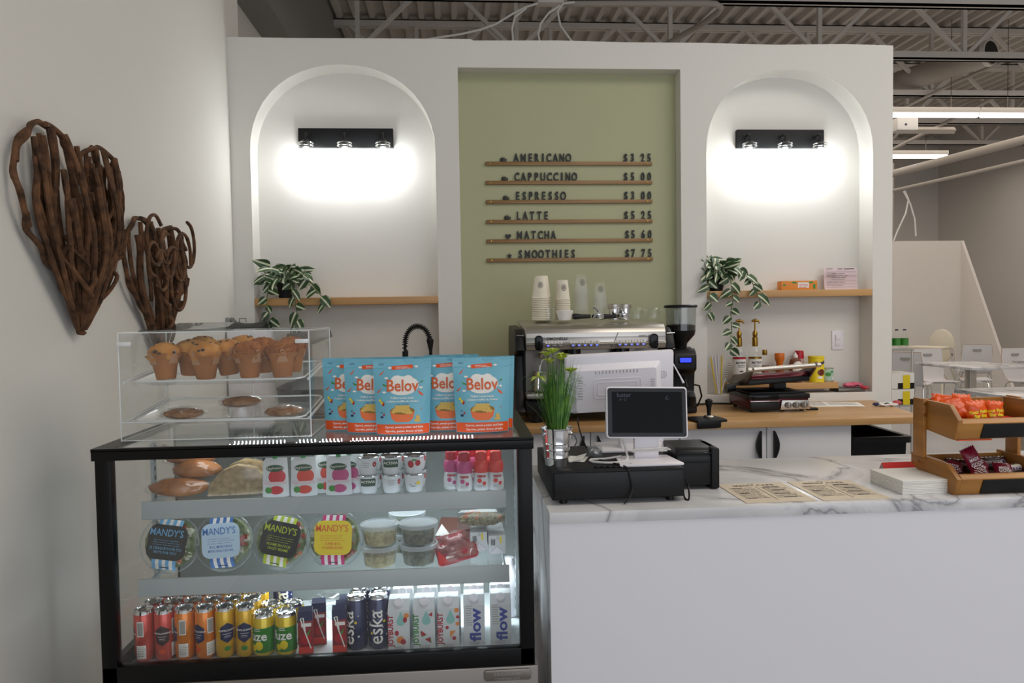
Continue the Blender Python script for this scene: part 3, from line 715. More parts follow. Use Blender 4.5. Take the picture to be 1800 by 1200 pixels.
# grinder
t = thing('coffee_grinder', 'tall black coffee grinder with a bean hopper beside the coffee machine', 'coffee grinder', (1.215, 3.93, .9))
MB().box(-.075, -.02, 0, .075, .13, .04, bev=.01).done('base', 'black', t)
MB().prism([(.12, .03), (.12, .335), (.06, .36), (-.03, .35), (-.055, .32), (-.055, .24), (-.02, .22), (-.01, .12), (-.045, .09), (-.05, .03)], 'x', -.062, .062, bev=.008).done('body', 'black', t)
d = MB().box(-.04, -.062, .275, .035, -.052, .31, bev=.002).done('display_frame', 'blackgloss', t); M['blue'] = mat('blue_display', '2a3df0', .4, emit=1.3)
MB().box(-.032, -.064, .281, .028, -.0615, .304).done('display', 'blue', d)
MB().lathe([(.03, .35), (.035, .38), (.074, .425), (.08, .45)], (0, .03, 0), 28).done('hopper_base', 'black', t)
MB().open_lathe([(.08, .45), (.083, .575), (.081, .575), (.078, .45)], (0, .03, 0), 28).done('bean_hopper', 'hopper', t)
MB().lathe([(.0, .445), (.077, .445), (.078, .478), (.05, .483), (0, .48)], (0, .03, 0), 24, wob=lambda a, k: 1+.012*math.sin(a*9)).done('coffee_beans', mat('beans', '1d120c', .4, bump=.8, bscale=80), t)
MB().lathe([(.089, .573), (.09, .583), (.085, .588), (0, .59)], (0, .03, 0), 28).done('lid', 'black', t)
MB().tube([(-.01, -.04, .2), (-.01, -.075, .19), (-.01, -.1, .15)], .006, 8).done('spout', 'black', t); MB().lathe([(.04, .05), (.045, .1), (.03, .1)], (0, -.07, 0), 18).done('dose_cup', 'blackgloss', t)
for s in (-1, 1): MB().cyl((s*.052, .0, .335), .014, .02, 'z', 12).done('adjuster', 'steel', t)
pipe('power_cord', 'black cord looping from the grinder down to the worktop', 'cord', [(1.29, 3.98, 1.05), (1.33, 4.0, 1.04), (1.35, 4.02, .98), (1.33, 4.03, .925), (1.28, 4.05, .912)], .005, 'black', 8)
pipe('power_cord', 'black cord lying along the wall behind the press grill', 'cord', [(1.3, 4.18, .906), (1.38, 4.23, .907), (1.5, 4.25, .907), (1.62, 4.22, .906)], .005, 'black', 8)
# tamping mat and tamper
t = thing('tamping_mat', 'black rubber tamping mat near the worktop edge', 'mat', (1.245, 3.655, .9), rz=8)
MB().prism(rrect(-.085, -.07, .085, .07, .015), 'z', 0, .012, bev=.003).done('mat_pad', 'black', t); MB().box(-.08, -.082, -.03, .08, -.068, .012, bev=.004).done('front_lip', 'black', t)
t = thing('tamper', 'black-handled coffee tamper standing on the rubber mat', 'tamper', (1.27, 3.67, .912))
MB().lathe([(.026, 0), (.027, .004), (.02, .012), (0, .012)], (0, 0, 0), 24).done('tamper_base', 'steel', t); MB().lathe([(.01, .01), (.01, .03), (.012, .05), (.019, .075), (.018, .088), (.008, .095), (0, .096)], (0, 0, 0), 20).done('handle', 'blackmatte', t)
# press grill
t = thing('press_grill', 'burgundy and black panini press with a steel handle bar', 'grill', (1.733, 3.88, .905), rz=0)
MB().prism([(.0, .012), (.0, .07), (.02, .082), (.30, .095), (.31, .07), (.30, .012)], 'x', -.166, .166, bev=.008).done('base_body', 'redmetal', t)
MB().box(-.172, -.006, .066, .172, .30, .093, bev=.006).done('plate_rim', 'black', t)
MB().box(-.155, .02, .09, .155, .28, .102, bev=.004).done('lower_plate', 'blackmatte', t)
f_ = MB().prism([(.0, .008), (.168, .008), (.16, .058), (.01, .06)], 'y', -.014, .004, bev=.003).done('control_panel', 'steel', t)
for x in (.04, .085, .13):
    k_ = MB().cyl((x, -.03, .034), .0165, .017, 'y', 20).done('dial', 'steeldark', f_); MB().box(x-.003, -.034, .02, x+.003, -.03, .048, bev=.001).done('dial_grip', 'steel', k_)
MB().box(-.165, -.016, .006, -.002, .004, .054, bev=.006).done('drip_drawer', 'black', t); MB().box(-.165, -.018, .054, -.005, -.004, .059, bev=.001).done('drawer_strip', 'chrome', t)
MB().box(-.155, -.01, .062, -.005, -.002, .09, bev=.004).done('grip_bar', 'blackgloss', t)
lm = Matrix.Translation((0, .28, .162))@Matrix.Rotation(R(-6), 4, 'X')@Matrix.Rotation(R(-3), 4, 'Y')@Matrix.Translation((0, -.28, -.17))
MB().box(-.175, .0, .13, .172, .29, .162, bev=.008).xf(lm).done('lid_underside', 'black', t); MB().prism([(-.005, .16), (.02, .185), (.27, .195), (.3, .16)], 'x', -.16, .165, bev=.008).xf(lm).done('lid_top', 'redmetal', t)
for s in (-1, 1): MB().prism([(.27, .14), (.3, .165), (-.06, .215), (-.075, .228), (-.09, .215), (-.06, .19), (.0, .15)], 'x', s*.168, s*.18, bev=.003).xf(lm).done('handle_bracket', 'steeldark', t)
MB().tube([(-.2, -.072, .213), (.2, -.072, .213)], .0125, 16).xf(lm).done('handle_bar', 'steel', t)
MB().tube([(-.19, .16, .125), (-.24, .16, .12)], .022, 14).xf(lm).done('hinge_knob', 'black', t); MB().box(.06, .2, .09, .13, .27, .15).done('hinge_post', 'black', t)
for sx in (-.14, .14):
    for sy in (.03, .27): MB().cyl((sx, sy, -.004), .012, .02, 'z', 10).done('foot', 'black', t)
t = thing('scraper_tool', 'black plastic scraper lying right of the panini press', 'scraper', (1.94, 3.93, .9)); MB().box(-.03, -.02, 0, .03, .02, .012, bev=.005).done('blade', 'black', t); MB().tube([(-.02, .02, .008), (-.07, .1, .008)], .006, 8).done('handle', 'black', t)
t = thing('price_list', 'printed white sheets lying on the worktop right of the grill', 'paper', (2.16, 4.13, .9005), rz=-12)
for k, (dx, dy, a) in enumerate(((-.05, -.01, 8), (.06, .0, -6))):
    s_ = MB().box(-.10, -.1, 0, .10, .1, .0012).done('sheet', 'offwhite', t, (dx, dy, .001*k), (0, 0, R(a))); decal('sheet_print', lines(-.08, .07, .08, 7, .02, .004, k+4), 'print', s_, lambda x, y: (x, y, .0018))
t = thing('snack_wrapper', 'crumpled blue, white and red snack wrapper on the worktop corner', 'wrapper', (2.41, 4.0, .906), rz=-6)
MB().ball((0, 0, .004), .04, (1.5, .8, .28), 3, .5, 3).done('wrapper_body', 'offwhite', t); MB().ball((-.055, 0, .006), .02, (1, 1, .5), 2, .4).done('blue_end', 'navy', t); MB().ball((.065, .01, .01), .022, (1.1, 1, .7), 2, .4).done('red_end', 'crimson', t)
MB().ball((0, -.012, .008), .03, (1.1, .5, .3), 2, .5, 4).done('dark_print', 'print', t)

# ------------------------------------------------------------ things on the niche ledge
LZ = 1.013; NY = WY+.07
def bottle(name, label, x, y, z, prof, m, liquid=None):
    t = thing(name, label, 'bottle', (x, y, z)); MB().open_lathe(prof, (0, 0, 0), 24).done('bottle_body', m, t)
    if liquid: MB().lathe(liquid[0], (0, 0, 0), 20).done('liquid', liquid[1], t)
    return t
for k, (x, cc, lb) in enumerate(((1.69, 'crimson', 'clear syrup bottle with a brass pump and red-topped label'), (1.788, 'gold', 'clear syrup bottle with a brass pump and yellow-topped label'))):
    t = bottle('syrup_bottle', lb, x, NY-.01, LZ, [(0, .002), (.036, .002), (.038, .01), (.038, .17), (.03, .2), (.014, .225), (.0135, .25)], 'glass')
    MB().open_lathe([(.0385, .02), (.0385, .148)], (0, 0, 0), 24).done('label_wrap', 'offwhite', t); MB().open_lathe([(.039, .148), (.039, .158)], (0, 0, 0), 24).done('label_band', cc, t)
    text('label_text', 'MATTEO\'S', .018, 'print', t, bend(.039), -.002, .12, bold=.0006, sx=.75); decal('label_print', lines(-.022, .108, .024, 2, .008, .003, k)+[disc(0, .075, .012, 10, .004)], 'print', t, bend(.039))
    decal('label_stripe', [rect(-.025, .05, .025, .06)], cc if k == 0 else 'orange', t, bend(.039), cut=.01); decal('label_marks', [disc(-.015+.014*i, .033, .004, 8) for i in range(3)], 'print', t, bend(.039))
    MB().lathe([(.0165, .222), (.0175, .228), (.0165, .275), (.012, .28), (.015, .29), (.015, .305), (.008, .315), (.0045, .32), (.0045, .372), (0, .372)], (0, 0, 0), 16).done('pump', 'gold', t)
    MB().tube([(-.02, 0, .373), (0, 0, .38), (.018, -.012, .372), (.022, -.015, .36)], [.006, .01, .006, .004], 10).done('pump_head', 'gold', t)
t = bottle('vanilla_bottle', 'small amber extract bottle with a brass cap', 1.852, NY, LZ, [(0, .002), (.027, .002), (.028, .008), (.028, .11), (.012, .135), (.011, .17)], 'glass', ([(.0, .004), (.0255, .004), (.0255, .105), (0, .106)], 'amber'))
MB().lathe([(.014, .168), (.015, .172), (.014, .2), (0, .2)], (0, 0, 0), 16).done('cap', 'gold', t); decal('label_wrap', [rect(-.02, .04, .02, .09)], 'crimson', t, bend(.0282), cut=.01); text('label_text', 'T', .03, 'offwhite', t, bend(.0286), .004, .05, bold=.001)
t = thing('caramel_bottle', 'squeeze bottle with an orange-brown cap', 'bottle', (1.945, NY, LZ)); MB().lathe([(.026, 0), (.028, .01), (.026, .1), (0, .1)], (0, 0, 0), 20).done('bottle_body', mat('caramel', '8b4a18', .25), t); MB().lathe([(.018, .1), (.02, .12), (.028, .14), (.03, .17), (.026, .178), (0, .178)], (0, 0, 0), 20).done('cap', mat('orange_cap', 'cf6a12', .35), t)
t = thing('sauce_jar', 'brown sauce bottle with a white script label', 'bottle', (2.035, NY-.02, LZ)); MB().lathe([(.036, 0), (.038, .01), (.038, .11), (.03, .14), (.015, .15), (0, .15)], (0, 0, 0), 24).done('bottle_body', mat('brown_sauce', '7b4a35', .25), t)
decal('label_wrap', [disc(0, .09, .034, 20, .04)], 'offwhite', t, bend(.0385), cut=.01); text('label_text', 'Platinum', .018, 'print', t, bend(.039), 0, .092, bold=.0005); decal('label_print', lines(-.02, .075, .02, 2, .01, .004, 2), 'print', t, bend(.039)); MB().lathe([(.014, .15), (.014, .165), (.006, .17), (.005, .18), (0, .18)], (0, 0, 0), 14).done('cap', 'offwhite', t)
t = thing('cream_can', 'tall can with a bright red cap behind the sauce bottle', 'can', (2.085, NY+.035, LZ)); MB().lathe([(.027, 0), (.027, .14), (0, .14)], (0, 0, 0), 20).done('can_body', mat('pinkish_can', 'c9a8a0', .4), t); MB().lathe([(.0275, .14), (.028, .145), (.026, .185), (.022, .188), (0, .188)], (0, 0, 0), 20).done('cap', 'crimson', t)
t = thing('cocoa_tin', 'yellow cocoa powder tin with blue lettering', 'tin', (2.165, NY-.02, LZ)); MB().lathe([(.045, 0), (.045, .145), (.047, .146), (.047, .157), (0, .157)], (0, 0, 0), 28).done('tin_body', 'yellow', t)
text('label_text', 'Nesquik', .026, 'navy', t, bend(.0455), .008, .11, bold=.0015, sx=.85, rz=8); decal('label_print', [disc(.012, .06, .026, 16, .02)], 'amber', t, bend(.0455), cut=.01); decal('label_oval', [disc(.004, .03, .018, 14, .008)], 'offwhite', t, bend(.046), cut=.008)
t = thing('sweetener_can', 'short silver-rimmed can with a green and white label', 'tin', (2.245, NY, LZ)); MB().lathe([(.034, 0), (.035, .003), (.035, .078), (.036, .082), (.034, .083), (0, .081)], (0, 0, 0), 24).done('can_body', 'steel', t)
MB().open_lathe([(.0355, .006), (.0355, .077)], (0, 0, 0), 24).done('label_wrap', mat('aqua_label', 'a9c7b8', .5), t); decal('leaf_print', [disc(-.01, .045, .018, 12, .012), disc(.012, .06, .01, 10, .006)], 'leafprint', t, bend(.036), cut=.01); decal('small_print', [rect(.014, .01, .026, .03)], 'offwhite', t, bend(.036))
t = thing('baking_pan', 'dark pan edge lying on the niche sill behind the ledge end', 'pan', (2.37, NY-.03, .951)); MB().box(-.085, -.03, 0, .085, .09, .022, bev=.005).done('pan_body', 'steeldark', t)
t = thing('rubber_gloves', 'crumpled pink and red rubber gloves in the niche corner', 'gloves', (2.405, NY-.01, .974))
for k, (x, z, r_) in enumerate(((-.035, .014, .02), (0, .018, .022), (.03, .014, .018))): MB().ball((x, 0, z), r_, (1.5, 1, .7), 2, .5, 3, k).done('pink_glove' if k == 0 else 'finger', mat('pink_rubber%d' % k, 'd9667f', .5), t)
MB().ball((.048, -.04, .0), .02, (1.3, 1, .55), 2, .4).done('red_glove', 'crimson', t)
# straw holder
t = thing('straw_holder', 'clear cup of paper straws beside the syrup bottles', 'cup', (1.56, WY+.05, .951)); MB().open_lathe([(0, .003), (.032, .003), (.034, .125), (.032, .125)], (0, 0, 0), 20).done('cup_body', 'plasticcup', t)
M['strawy'] = mat('striped_straw', 'd9bb2a', .6)
for k in range(13):
    a = k*2.4; r_ = .022*math.sqrt((k+.5)/13); bx, by = r_*math.cos(a), r_*math.sin(a); tx, ty = bx*2.3-.012, max(-.045, min(by*1.5, .04)); cl = 'strawy' if k in (10, 12, 8) else 'white'
    s_ = MB().tube([(bx, by, .006), (tx, ty, .225+.006*(k % 3))], .0042, 8).done('paper_straw', cl, loc=(1.56, WY+.05, .951))
    tag(s_, 'yellow striped paper straw standing in the clear cup' if cl == 'strawy' else 'white paper straw standing in the clear cup', 'straw', 'yellow straws' if cl == 'strawy' else 'white straws')
s_ = MB().tube([(.01, -.01, .006), (.06, -.03, .2)], .003, 8).done('paper_straw', 'offwhite', loc=(1.56, WY+.05, .951)); tag(s_, 'black and white striped straw leaning right in the clear cup', 'straw')
for i in range(7):
    p, q = Vector((.01, -.01, .006)), Vector((.06, -.03, .2)); a, b = p.lerp(q, .5+i*.07), p.lerp(q, .53+i*.07); MB().tube([a, b], .0033, 8).done('black_stripe', 'black', s_)

# faucet and dispensers at the left of the back counter
t = thing('spring_faucet', 'black spring-neck kitchen faucet rising behind the blue bags', 'faucet', (-.285, 4.03, .9))
MB().lathe([(.028, 0), (.028, .02), (.016, .03), (.016, .36), (0, .36)], (0, 0, 0), 18).done('riser', 'blackmatte', t)
ac = [(.0+.068-.068*math.cos(a), 0, .40+.095*math.sin(a)) for a in [PI*i/24 for i in range(0, 23)]]; ac = [(0, 0, .35), (0, 0, .38)]+ac
MB().tube(ac, .008, 10).done('hose', 'blackmatte', t)
sp = []; n = 26*10
P = [Vector(p) for p in ac]
for i in range(n):
    u = i/(n-1)*(len(P)-1); j = min(int(u), len(P)-2); c = P[j].lerp(P[j+1], u-j); tn = (P[j+1]-P[j]).normalized(); nn = tn.cross(Vector((0, 1, 0))); a = 2*PI*26*i/n
    sp.append(c+nn*.0145*math.cos(a)+Vector((0, .0145, 0))*math.sin(a))
MB().tube(sp, .0022, 5).done('spring_coil', 'blackmatte', t)
MB().tube([(.135, 0, .42), (.137, 0, .36), (.135, 0, .2)], [.02, .009, .009], 12).done('spray_hose', 'blackmatte', t); MB().ball((.134, 0, .415), .019).done('spray_joint', 'blackmatte', t)
t = thing('film_dispenser', 'smoked clear cutter dispenser on a white box by the left wall', 'dispenser', (-1.145, 4.14, 1.39))
pf = [(-.115, 0), (-.115, .04), (-.1, .068), (-.085, .066), (-.07, .045), (-.03, .035), (.03, .033), (.07, .04), (.085, .066), (.1, .068), (.12, .03), (.12, 0)]
for y in (-.04, .04): MB().prism(pf, 'y', y-.002, y+.002).done('side_plate', 'smoke', t)
MB().box(-.112, -.04, .004, .118, .04, .012).done('tray', 'smoke', t); MB().tube([(-.03, -.045, .04), (-.03, -.045, .06), (.005, -.045, .06), (.005, -.045, .04)], .002, 6).done('cutter_loop', 'black', t)
t = thing('white_dispenser_box', 'plain white cabinet box under the smoked dispenser', 'box', (-1.14, 4.14, .9)); MB().box(-.1, -.06, 0, .11, .1, .488, bev=.004).done('box_body', 'white', t); MB().box(-.09, -.062, .1, .1, -.058, .4, bev=.001).done('front_panel', 'white', t)
t = thing('black_pan', 'dark round pan seen through the pastry case', 'pan', (-.74, 3.83, .9)); MB().lathe([(.0, .0), (.12, 0), (.17, .08), (.18, .2), (.1, .24), (0, .25)], (0, 0, 0), 30).done('pan_body', 'black', t); MB().tube([(.16, 0, .21), (.3, -.02, .22), (.42, -.03, .24)], .011, 10).done('handle', 'black', t)
t = thing('wall_speaker', 'small dark grey device mounted behind the pastry case', 'device', (-.83, 4.16, 1.31)); MB().prism([(-.12, 0), (-.1, .055), (.12, .07), (.13, .03), (.0, -.02)], 'y', -.04, .05, bev=.004).done('device_body', 'steeldark', t); MB().box(-.02, -.03, -.41, .02, .03, 0).done('stand', 'steeldark', t)

# ------------------------------------------------------------ front counter
t = thing('service_counter', 'long white counter with a white marble-look top', 'counter', (0, 0, 0))
MB().box(.246, 2.03, .868, 3.6, 2.68, .9, bev=.0015).done('countertop', 'marble', t)
MB().box(.247, 2.055, 0, .275, 2.66, .868).done('end_panel', 'marble', t)
MB().box(.2465, 2.034, 0, 3.6, 2.055, .868).done('front_panel', 'counterface', t)
MB().box(3.55, 2.055, 0, 3.6, 2.66, .868).done('far_end_panel', 'counterface', t)
t = thing('cash_drawer', 'black metal cash drawer at the left end of the counter', 'cash drawer', (.46, 2.3, .9))
MB().box(-.196, -.19, .014, .196, .2, .1, bev=.003).done('drawer_case', 'blackmatte', t); MB().box(-.19, -.197, .018, .19, -.188, .094, bev=.002).done('drawer_front', 'black', t)
for sx in (-.16, .16):
    for sy in (-.165, .17): MB().cyl((sx, sy, 0), .012, .016, 'z', 12).done('foot', 'black', t)
# bucket with grass
t = thing('grass_bucket', 'ribbed metal bucket of artificial grass with lime flowers', 'plant', (.292, 2.205, 1.0))
MB().open_lathe([(0, .002), (.034, .002), (.035, 0), (.037, .022), (.039, .024), (.038, .028), (.039, .045), (.041, .047), (.040, .051), (.041, .064), (.043, .066), (.042, .07), (.047, .108), (.05, .11), (.05, .113), (.046, .111), (.038, .05), (.035, .006), (0, .006)], (0, 0, 0), 32).done('bucket', 'chrome', t)
MB().lathe([(0, .085), (.042, .088), (0, .095)], (0, 0, 0), 20).done('moss', 'soil', t)
for s in (1, -1): MB().ball((s*.04, -.026, .098), .006).done('handle_lug', 'chrome', t)
MB().tube([(.04, -.03, .098), (.052, -.03, .09), (.058, -.025, .072), (.052, -.02, .058)], .0018, 6).done('handle', 'steeldark', t)
rg = random.Random(3); m_ = MB()
for k in range(330):
    a = rg.uniform(0, 2*PI); r0 = rg.uniform(0, .028); h = rg.uniform(.12, .25); out = rg.uniform(.0, .068)*(1.5 if k % 9 == 0 else 1)
    if k % 9 == 0: h *= .8
    b = Vector((r0*math.cos(a), r0*math.sin(a), .088)); tp = Vector((b.x+out*math.cos(a), b.y+out*math.sin(a)*.7, .088+h)); mid = b.lerp(tp, .55)+Vector((0, 0, .012)); sd = Vector((math.cos(a+1.3), math.sin(a+1.3), 0))*.0013
    V_ = [m_.bm.verts.new(p) for p in (b-sd, b+sd, mid+sd, mid-sd, tp)]; m_.bm.faces.new(V_[:4]); m_.bm.faces.new((V_[3], V_[2], V_[4]))
for k in range(46):
    a = rg.uniform(0, 2*PI); L_ = rg.uniform(.1, .19); pts_ = [(rg.uniform(-.005, .005), 0, .09)]
    for j in range(1, 6): u = j/5; pts_.append((math.cos(a)*L_*.55*u**1.5, math.sin(a)*L_*.3*u**1.5, .09+L_*1.1*math.sin(u*2.0)*.9))
    m_.tube(pts_, .0005, 3)
o = m_.done('grass_blades', 'grass', t, smooth=0, recalc=False); o['kind'] = 'stuff'
for k, (x, z, y) in enumerate(((-.012, .345, -.02), (.012, .325, -.03), (-.055, .272, -.02), (.045, .285, -.01), (-.02, .315, -.02), (-.028, .335, -.01), (.02, .33, -.01))):
    st = MB().tube([(0, 0, .09), (x*.5, y*.5, .2), (x, y, z)], .0015, 6).done('flower_stem', 'stem', t); m_ = MB()
    for i in range(6):
        a = i*PI/3+k; d = Vector((math.cos(a), math.sin(a)*.6, .35-.5*(k == 2))).normalized(); q = Vector((x, y, z)); e = Vector((-math.sin(a), math.cos(a), 0))*.008
        V_ = [m_.bm.verts.new(p) for p in (q-Vector((0, 0, .008)), q+d*.014+e, q+d*.033-Vector((0, 0, .009)), q+d*.014-e)]; m_.bm.faces.new(V_)
    m_.ball((x, y, z+.003), .005, (1, 1, 1.4), 1); m_.done('flower', 'petal', st, recalc=False)
# big white monitor seen from behind
t = thing('pos_monitor', 'large white till monitor seen from behind, leaning back', 'monitor', (.55, 2.42, 1.002), rot=(0, 0, R(-1)))
mx = Matrix.Translation((-.015, 0, .222))@Matrix.Rotation(R(-2), 4, 'Y')@Matrix.Rotation(R(10), 4, 'X')
MB().box(-.183, .0, -.1, .183, .022, .1, bev=.009).xf(mx).done('monitor_case', 'white', t); MB().box(-.175, .0225, -.092, .175, .0235, .092).xf(mx).done('screen', 'screen', t)
h = MB()
V0 = [h.bm.verts.new((a, 0.001, b)) for a, b in rrect(-.165, -.1, .14, .068, .01)]; V1 = [h.bm.verts.new((a, -.022, b)) for a, b in rrect(-.15, -.092, .118, .05, .01)]
for i in range(len(V0)): h.bm.faces.new((V0[i], V0[(i+1) % len(V0)], V1[(i+1) % len(V0)], V1[i]))
h.bm.faces.new(V1); hs = h.xf(mx).done('rear_housing', 'white', t)
m_ = MB()
for i in range(13): m_.box(-.085+i*.0115, -.0235, .038, -.083+i*.0115, -.0215, .0475)
for i in range(9): m_.box(-.145, -.0235, -.045+i*.009, -.128, -.0215, -.0435+i*.009)
for i in range(6): m_.box(.098, -.0235, -.03+i*.008, .112, -.0215, -.0285+i*.008)
m_.xf(mx).done('vent_slots', 'printlight', hs)
m_ = MB()
for i in range(5):
    for j in range(5):
        if (i-2)**2+(j-2)**2 < 6: m_.cyl((.146+.0052*(i-2), -.0006, .018+.0052*(j-2)), .0013, .001, 'y', 6)
m_.xf(mx).done('speaker_holes', 'print', hs)
m_ = MB(); oo = rrect(-.09, -.045, .065, .02, .008); ii = rrect(-.078, -.035, .053, .008, .005)
m_.tube([(a, -.0225, b) for a, b in oo], .0012, 5, closed=True); m_.tube([(a, -.0225, b) for a, b in ii], .0012, 5, closed=True)
m_.xf(mx).done('moulded_recess', 'white', hs)
MB().prism([(-.02, .185), (.0, .19), (.012, .03), (.03, .006), (.1, .002), (.1, -.002), (-.05, -.002), (-.05, .004), (-.025, .02), (-.02, .06)], 'x', -.02, .125, bev=.004).done('stand', 'white', t)
MB().box(-.09, -.07, -.002, .15, .1, .006, bev=.003).done('stand_base', 'white', t)
MB().tube([(.165, .0, .28), (.19, .0, .235), (.2, 0, .215)], [.002, .0025, .004], 8).done('antenna', 'white', t)
# small customer display
t = thing('customer_display', 'small white-edged black screen on a white stand atop the cash drawer', 'screen', (.575, 2.2, 1.0))
mx = Matrix.Translation((-.0, .03, .147))@Matrix.Rotation(R(1.5), 4, 'Y')@Matrix.Rotation(R(-9), 4, 'X')
MB().prism(rrect(-.127, -.079, .127, .079, .010), 'y', -.007, .012, bev=.003).xf(mx).done('screen_case', 'white', t)
g = MB().prism(rrect(-.122, -.074, .122, .074, .007), 'y', -.0085, -.006).xf(mx).done('black_glass', 'blackgloss', t)
MB().prism(rrect(-.109, -.062, .110, .063, .002), 'y', -.009, -.0082).xf(mx).done('display_area', 'screen', g)
def mfm(off): return lambda x, y: mx@Vector((x, -off, y))
M['dim'] = mat('dim_screen_print', '3d4450', .5, emit=.25)
text('screen_text', 'luster', .019, 'dim', g, mfm(.0095), -.072, .047); text('screen_text', '10°', .008, 'dim', g, mfm(.0095), -.082, .036); decal('cloud_icon', ring(-.068, .039, .004, .0008, 12), 'dim', g, mfm(.0095)); decal('screen_icon', [[(.058, .044), (.064, .052), (.066, .052), (.06, .044)], rect(.058, .04, .068, .042)], 'dim', g, mfm(.0095))
MB().box(-.038, .03, .004, .038, .05, .1, bev=.003).done('stand_neck', 'white', t)
MB().prism([(-.105, -.068), (.07, -.068), (.09, -.06), (.075, .07), (-.09, .07)], 'z', 0, .007, bev=.0025).done('stand_base', 'white', t); decal('base_mark', [[(-.075, -.055), (-.065, -.055), (-.07, -.05)]], 'print', t, lambda x, y: (x, y, .0075))
for k in range(3): MB().tube([(-.05+.0*k, .02, .028+.004*k), (.0, .015-.004*k, .03+.004*k), (.06, .02, .029+.005*k), (.075, .03, .03), (.05, .06, .03), (-.03, .055, .028)], .0018, 6).done('wrapped_cable', 'cable', t)
def cord(name, label, pts, r, m):
    P = [Vector(p) for p in pts]; out = []
    for i in range(len(P)-1):
        p0, p1, p2, p3 = P[max(i-1, 0)], P[i], P[i+1], P[min(i+2, len(P)-1)]
        for k in range(6):
            u = k/6; out.append(.5*((2*p1)+(p2-p0)*u+(2*p0-5*p1+4*p2-p3)*u*u+(3*p1-p0-3*p2+p3)*u**3))
    out.append(P[-1]); return tag(MB().tube(out, r, 8).done(name, m), label, 'cable')
cord('white_cable', 'thick white cable looping in front of the monitor stand', [(.505, 2.25, 1.062), (.512, 2.24, 1.03), (.505, 2.2, 1.008), (.46, 2.18, 1.005), (.405, 2.2, 1.005), (.40, 2.23, 1.006), (.45, 2.24, 1.006), (.50, 2.25, 1.01)], .0035, 'cable')
cord('black_cable', 'black cable hanging from the white monitor and over the cash drawer front', [(.385, 2.385, 1.115), (.39, 2.36, 1.07), (.405, 2.31, 1.02), (.415, 2.26, 1.005), (.47, 2.16, 1.004), (.485, 2.115, 1.003), (.49, 2.098, .985), (.497, 2.094, .95), (.49, 2.092, .925), (.48, 2.09, .912), (.47, 2.088, .904)], .0025, 'black')
cord('black_cable', 'black coiled cable at the right end of the cash drawer', [(.66, 2.3, .97), (.667, 2.22, .96), (.665, 2.16, .93), (.662, 2.13, .905), (.668, 2.11, .904), (.672, 2.12, .93), (.675, 2.16, .95), (.68, 2.25, .94)], .0028, 'black')
t = thing('key_bunch', 'flat black clips and keys lying on the cash drawer', 'keys', (.43, 2.14, 1.0)); 
for k in range(5): MB().tube([(-.03+.018*k+.007*math.cos(i*PI/5), .007*math.sin(i*PI/5), .002) for i in range(10)], .002, 5, closed=True).done('ring', 'blackmatte', t)
t = thing('receipt_pad', 'white folded paper slip leaning on the cash drawer beside the bucket', 'paper', (.355, 2.26, 1.001), rz=-20); MB().box(-.022, -.035, 0, .03, .05, .003).xf(Matrix.Rotation(R(-18), 4, 'Y')).done('slip', 'offwhite', t); MB().box(-.03, -.03, .0, .035, .05, .002).done('lower_slip', 'offwhite', t)
t = thing('clip_holder', 'small clear box of metal clips beside the monitor stand', 'box', (.425, 2.3, 1.0)); MB().prism(rrect(-.022, -.018, .022, .018, .006), 'z', 0, .034).done('box_body', 'frost', t); MB().ball((0, 0, .016), .014, (1.1, .8, .8), 2, .6, 6).done('clips', 'steel', t)
# printer
t = thing('receipt_printer', 'black receipt printer right of the cash drawer', 'printer', (.745, 2.27, .9))
MB().prism([(-.03, .012), (-.03, .1), (-.022, .122), (.0, .13), (.13, .13), (.14, .12), (.14, .012)], 'x', -.072, .06, bev=.006).done('printer_case', 'black', t)
MB().box(.035, -.037, .002, .062, .1, .13, bev=.006).done('side_cheek', 'blackmatte', t); MB().box(-.05, -.0325, .085, .03, -.029, .088).done('paper_slot', 'blackgloss', t); MB().box(-.07, -.034, .112, .058, -.028, .116, bev=.001).done('lid_seam', 'blackgloss', t)
for sx in (-.06, .045): MB().box(sx-.01, .0, 0, sx+.01, .12, .013).done('foot', 'black', t)
# menus, napkins, red card
M['menuprint'] = mat('menu_print', '7d7468', .7)
def menu(loc, rz, w_, h_, label, seed):
    t = thing('menu_sheet', label, 'menu', loc, rz, 'laminated menus')
    MB().box(-w_/2, -h_/2, 0, w_/2, h_/2, .0015).done('sheet', 'beige', t); f = lambda x, y: (x, y, .0021)
    text('menu_title', 'MENU CAFE', .022, 'menuprint', t, f, 0, h_/2-.04, bold=.0006, sp=1.15); decal('menu_emblem', ring(0, h_/2-.012, .009, .0015, 16), 'menuprint', t, f)
    decal('menu_columns', [rect(-.001, -h_/2+.02, .001, h_/2-.05)], 'menuprint', t, f)
    decal('menu_lines', lines(-w_*.42, h_*.22, -.012, 10, .0135, .0035, seed)+lines(.012, h_*.22, w_*.42, 10, .0135, .0035, seed+1), 'menuprint', t, f)
    decal('menu_headings', [rect(.02+.01*(i % 2), h_*.24-.042*i, .07, h_*.24-.042*i+.005) for i in range(4)]+[rect(-.08, .05-.06*i, -.05, .054-.06*i) for i in range(3)], 'print', t, lambda x, y: (x, y, .0024))
menu((.925, 2.175, .9005), 1, .212, .235, 'left beige laminated menu sheet on the marble counter', 1)
menu((1.153, 2.175, .9005), 0, .205, .24, 'right beige laminated menu sheet on the marble counter', 5)
t = thing('napkin_stack', 'thick square stack of white paper napkins beside the wooden rack', 'napkins', (1.39, 2.18, .9), rz=1)
for k in range(9): MB().box(-.078+rnd.uniform(-.001, .001), -.085+rnd.uniform(-.001, .001), .0002+k*.0047, .078, .085+rnd.uniform(-.001, .001), .0046+k*.0047, bev=.0015).done('napkin', 'offwhite', t)
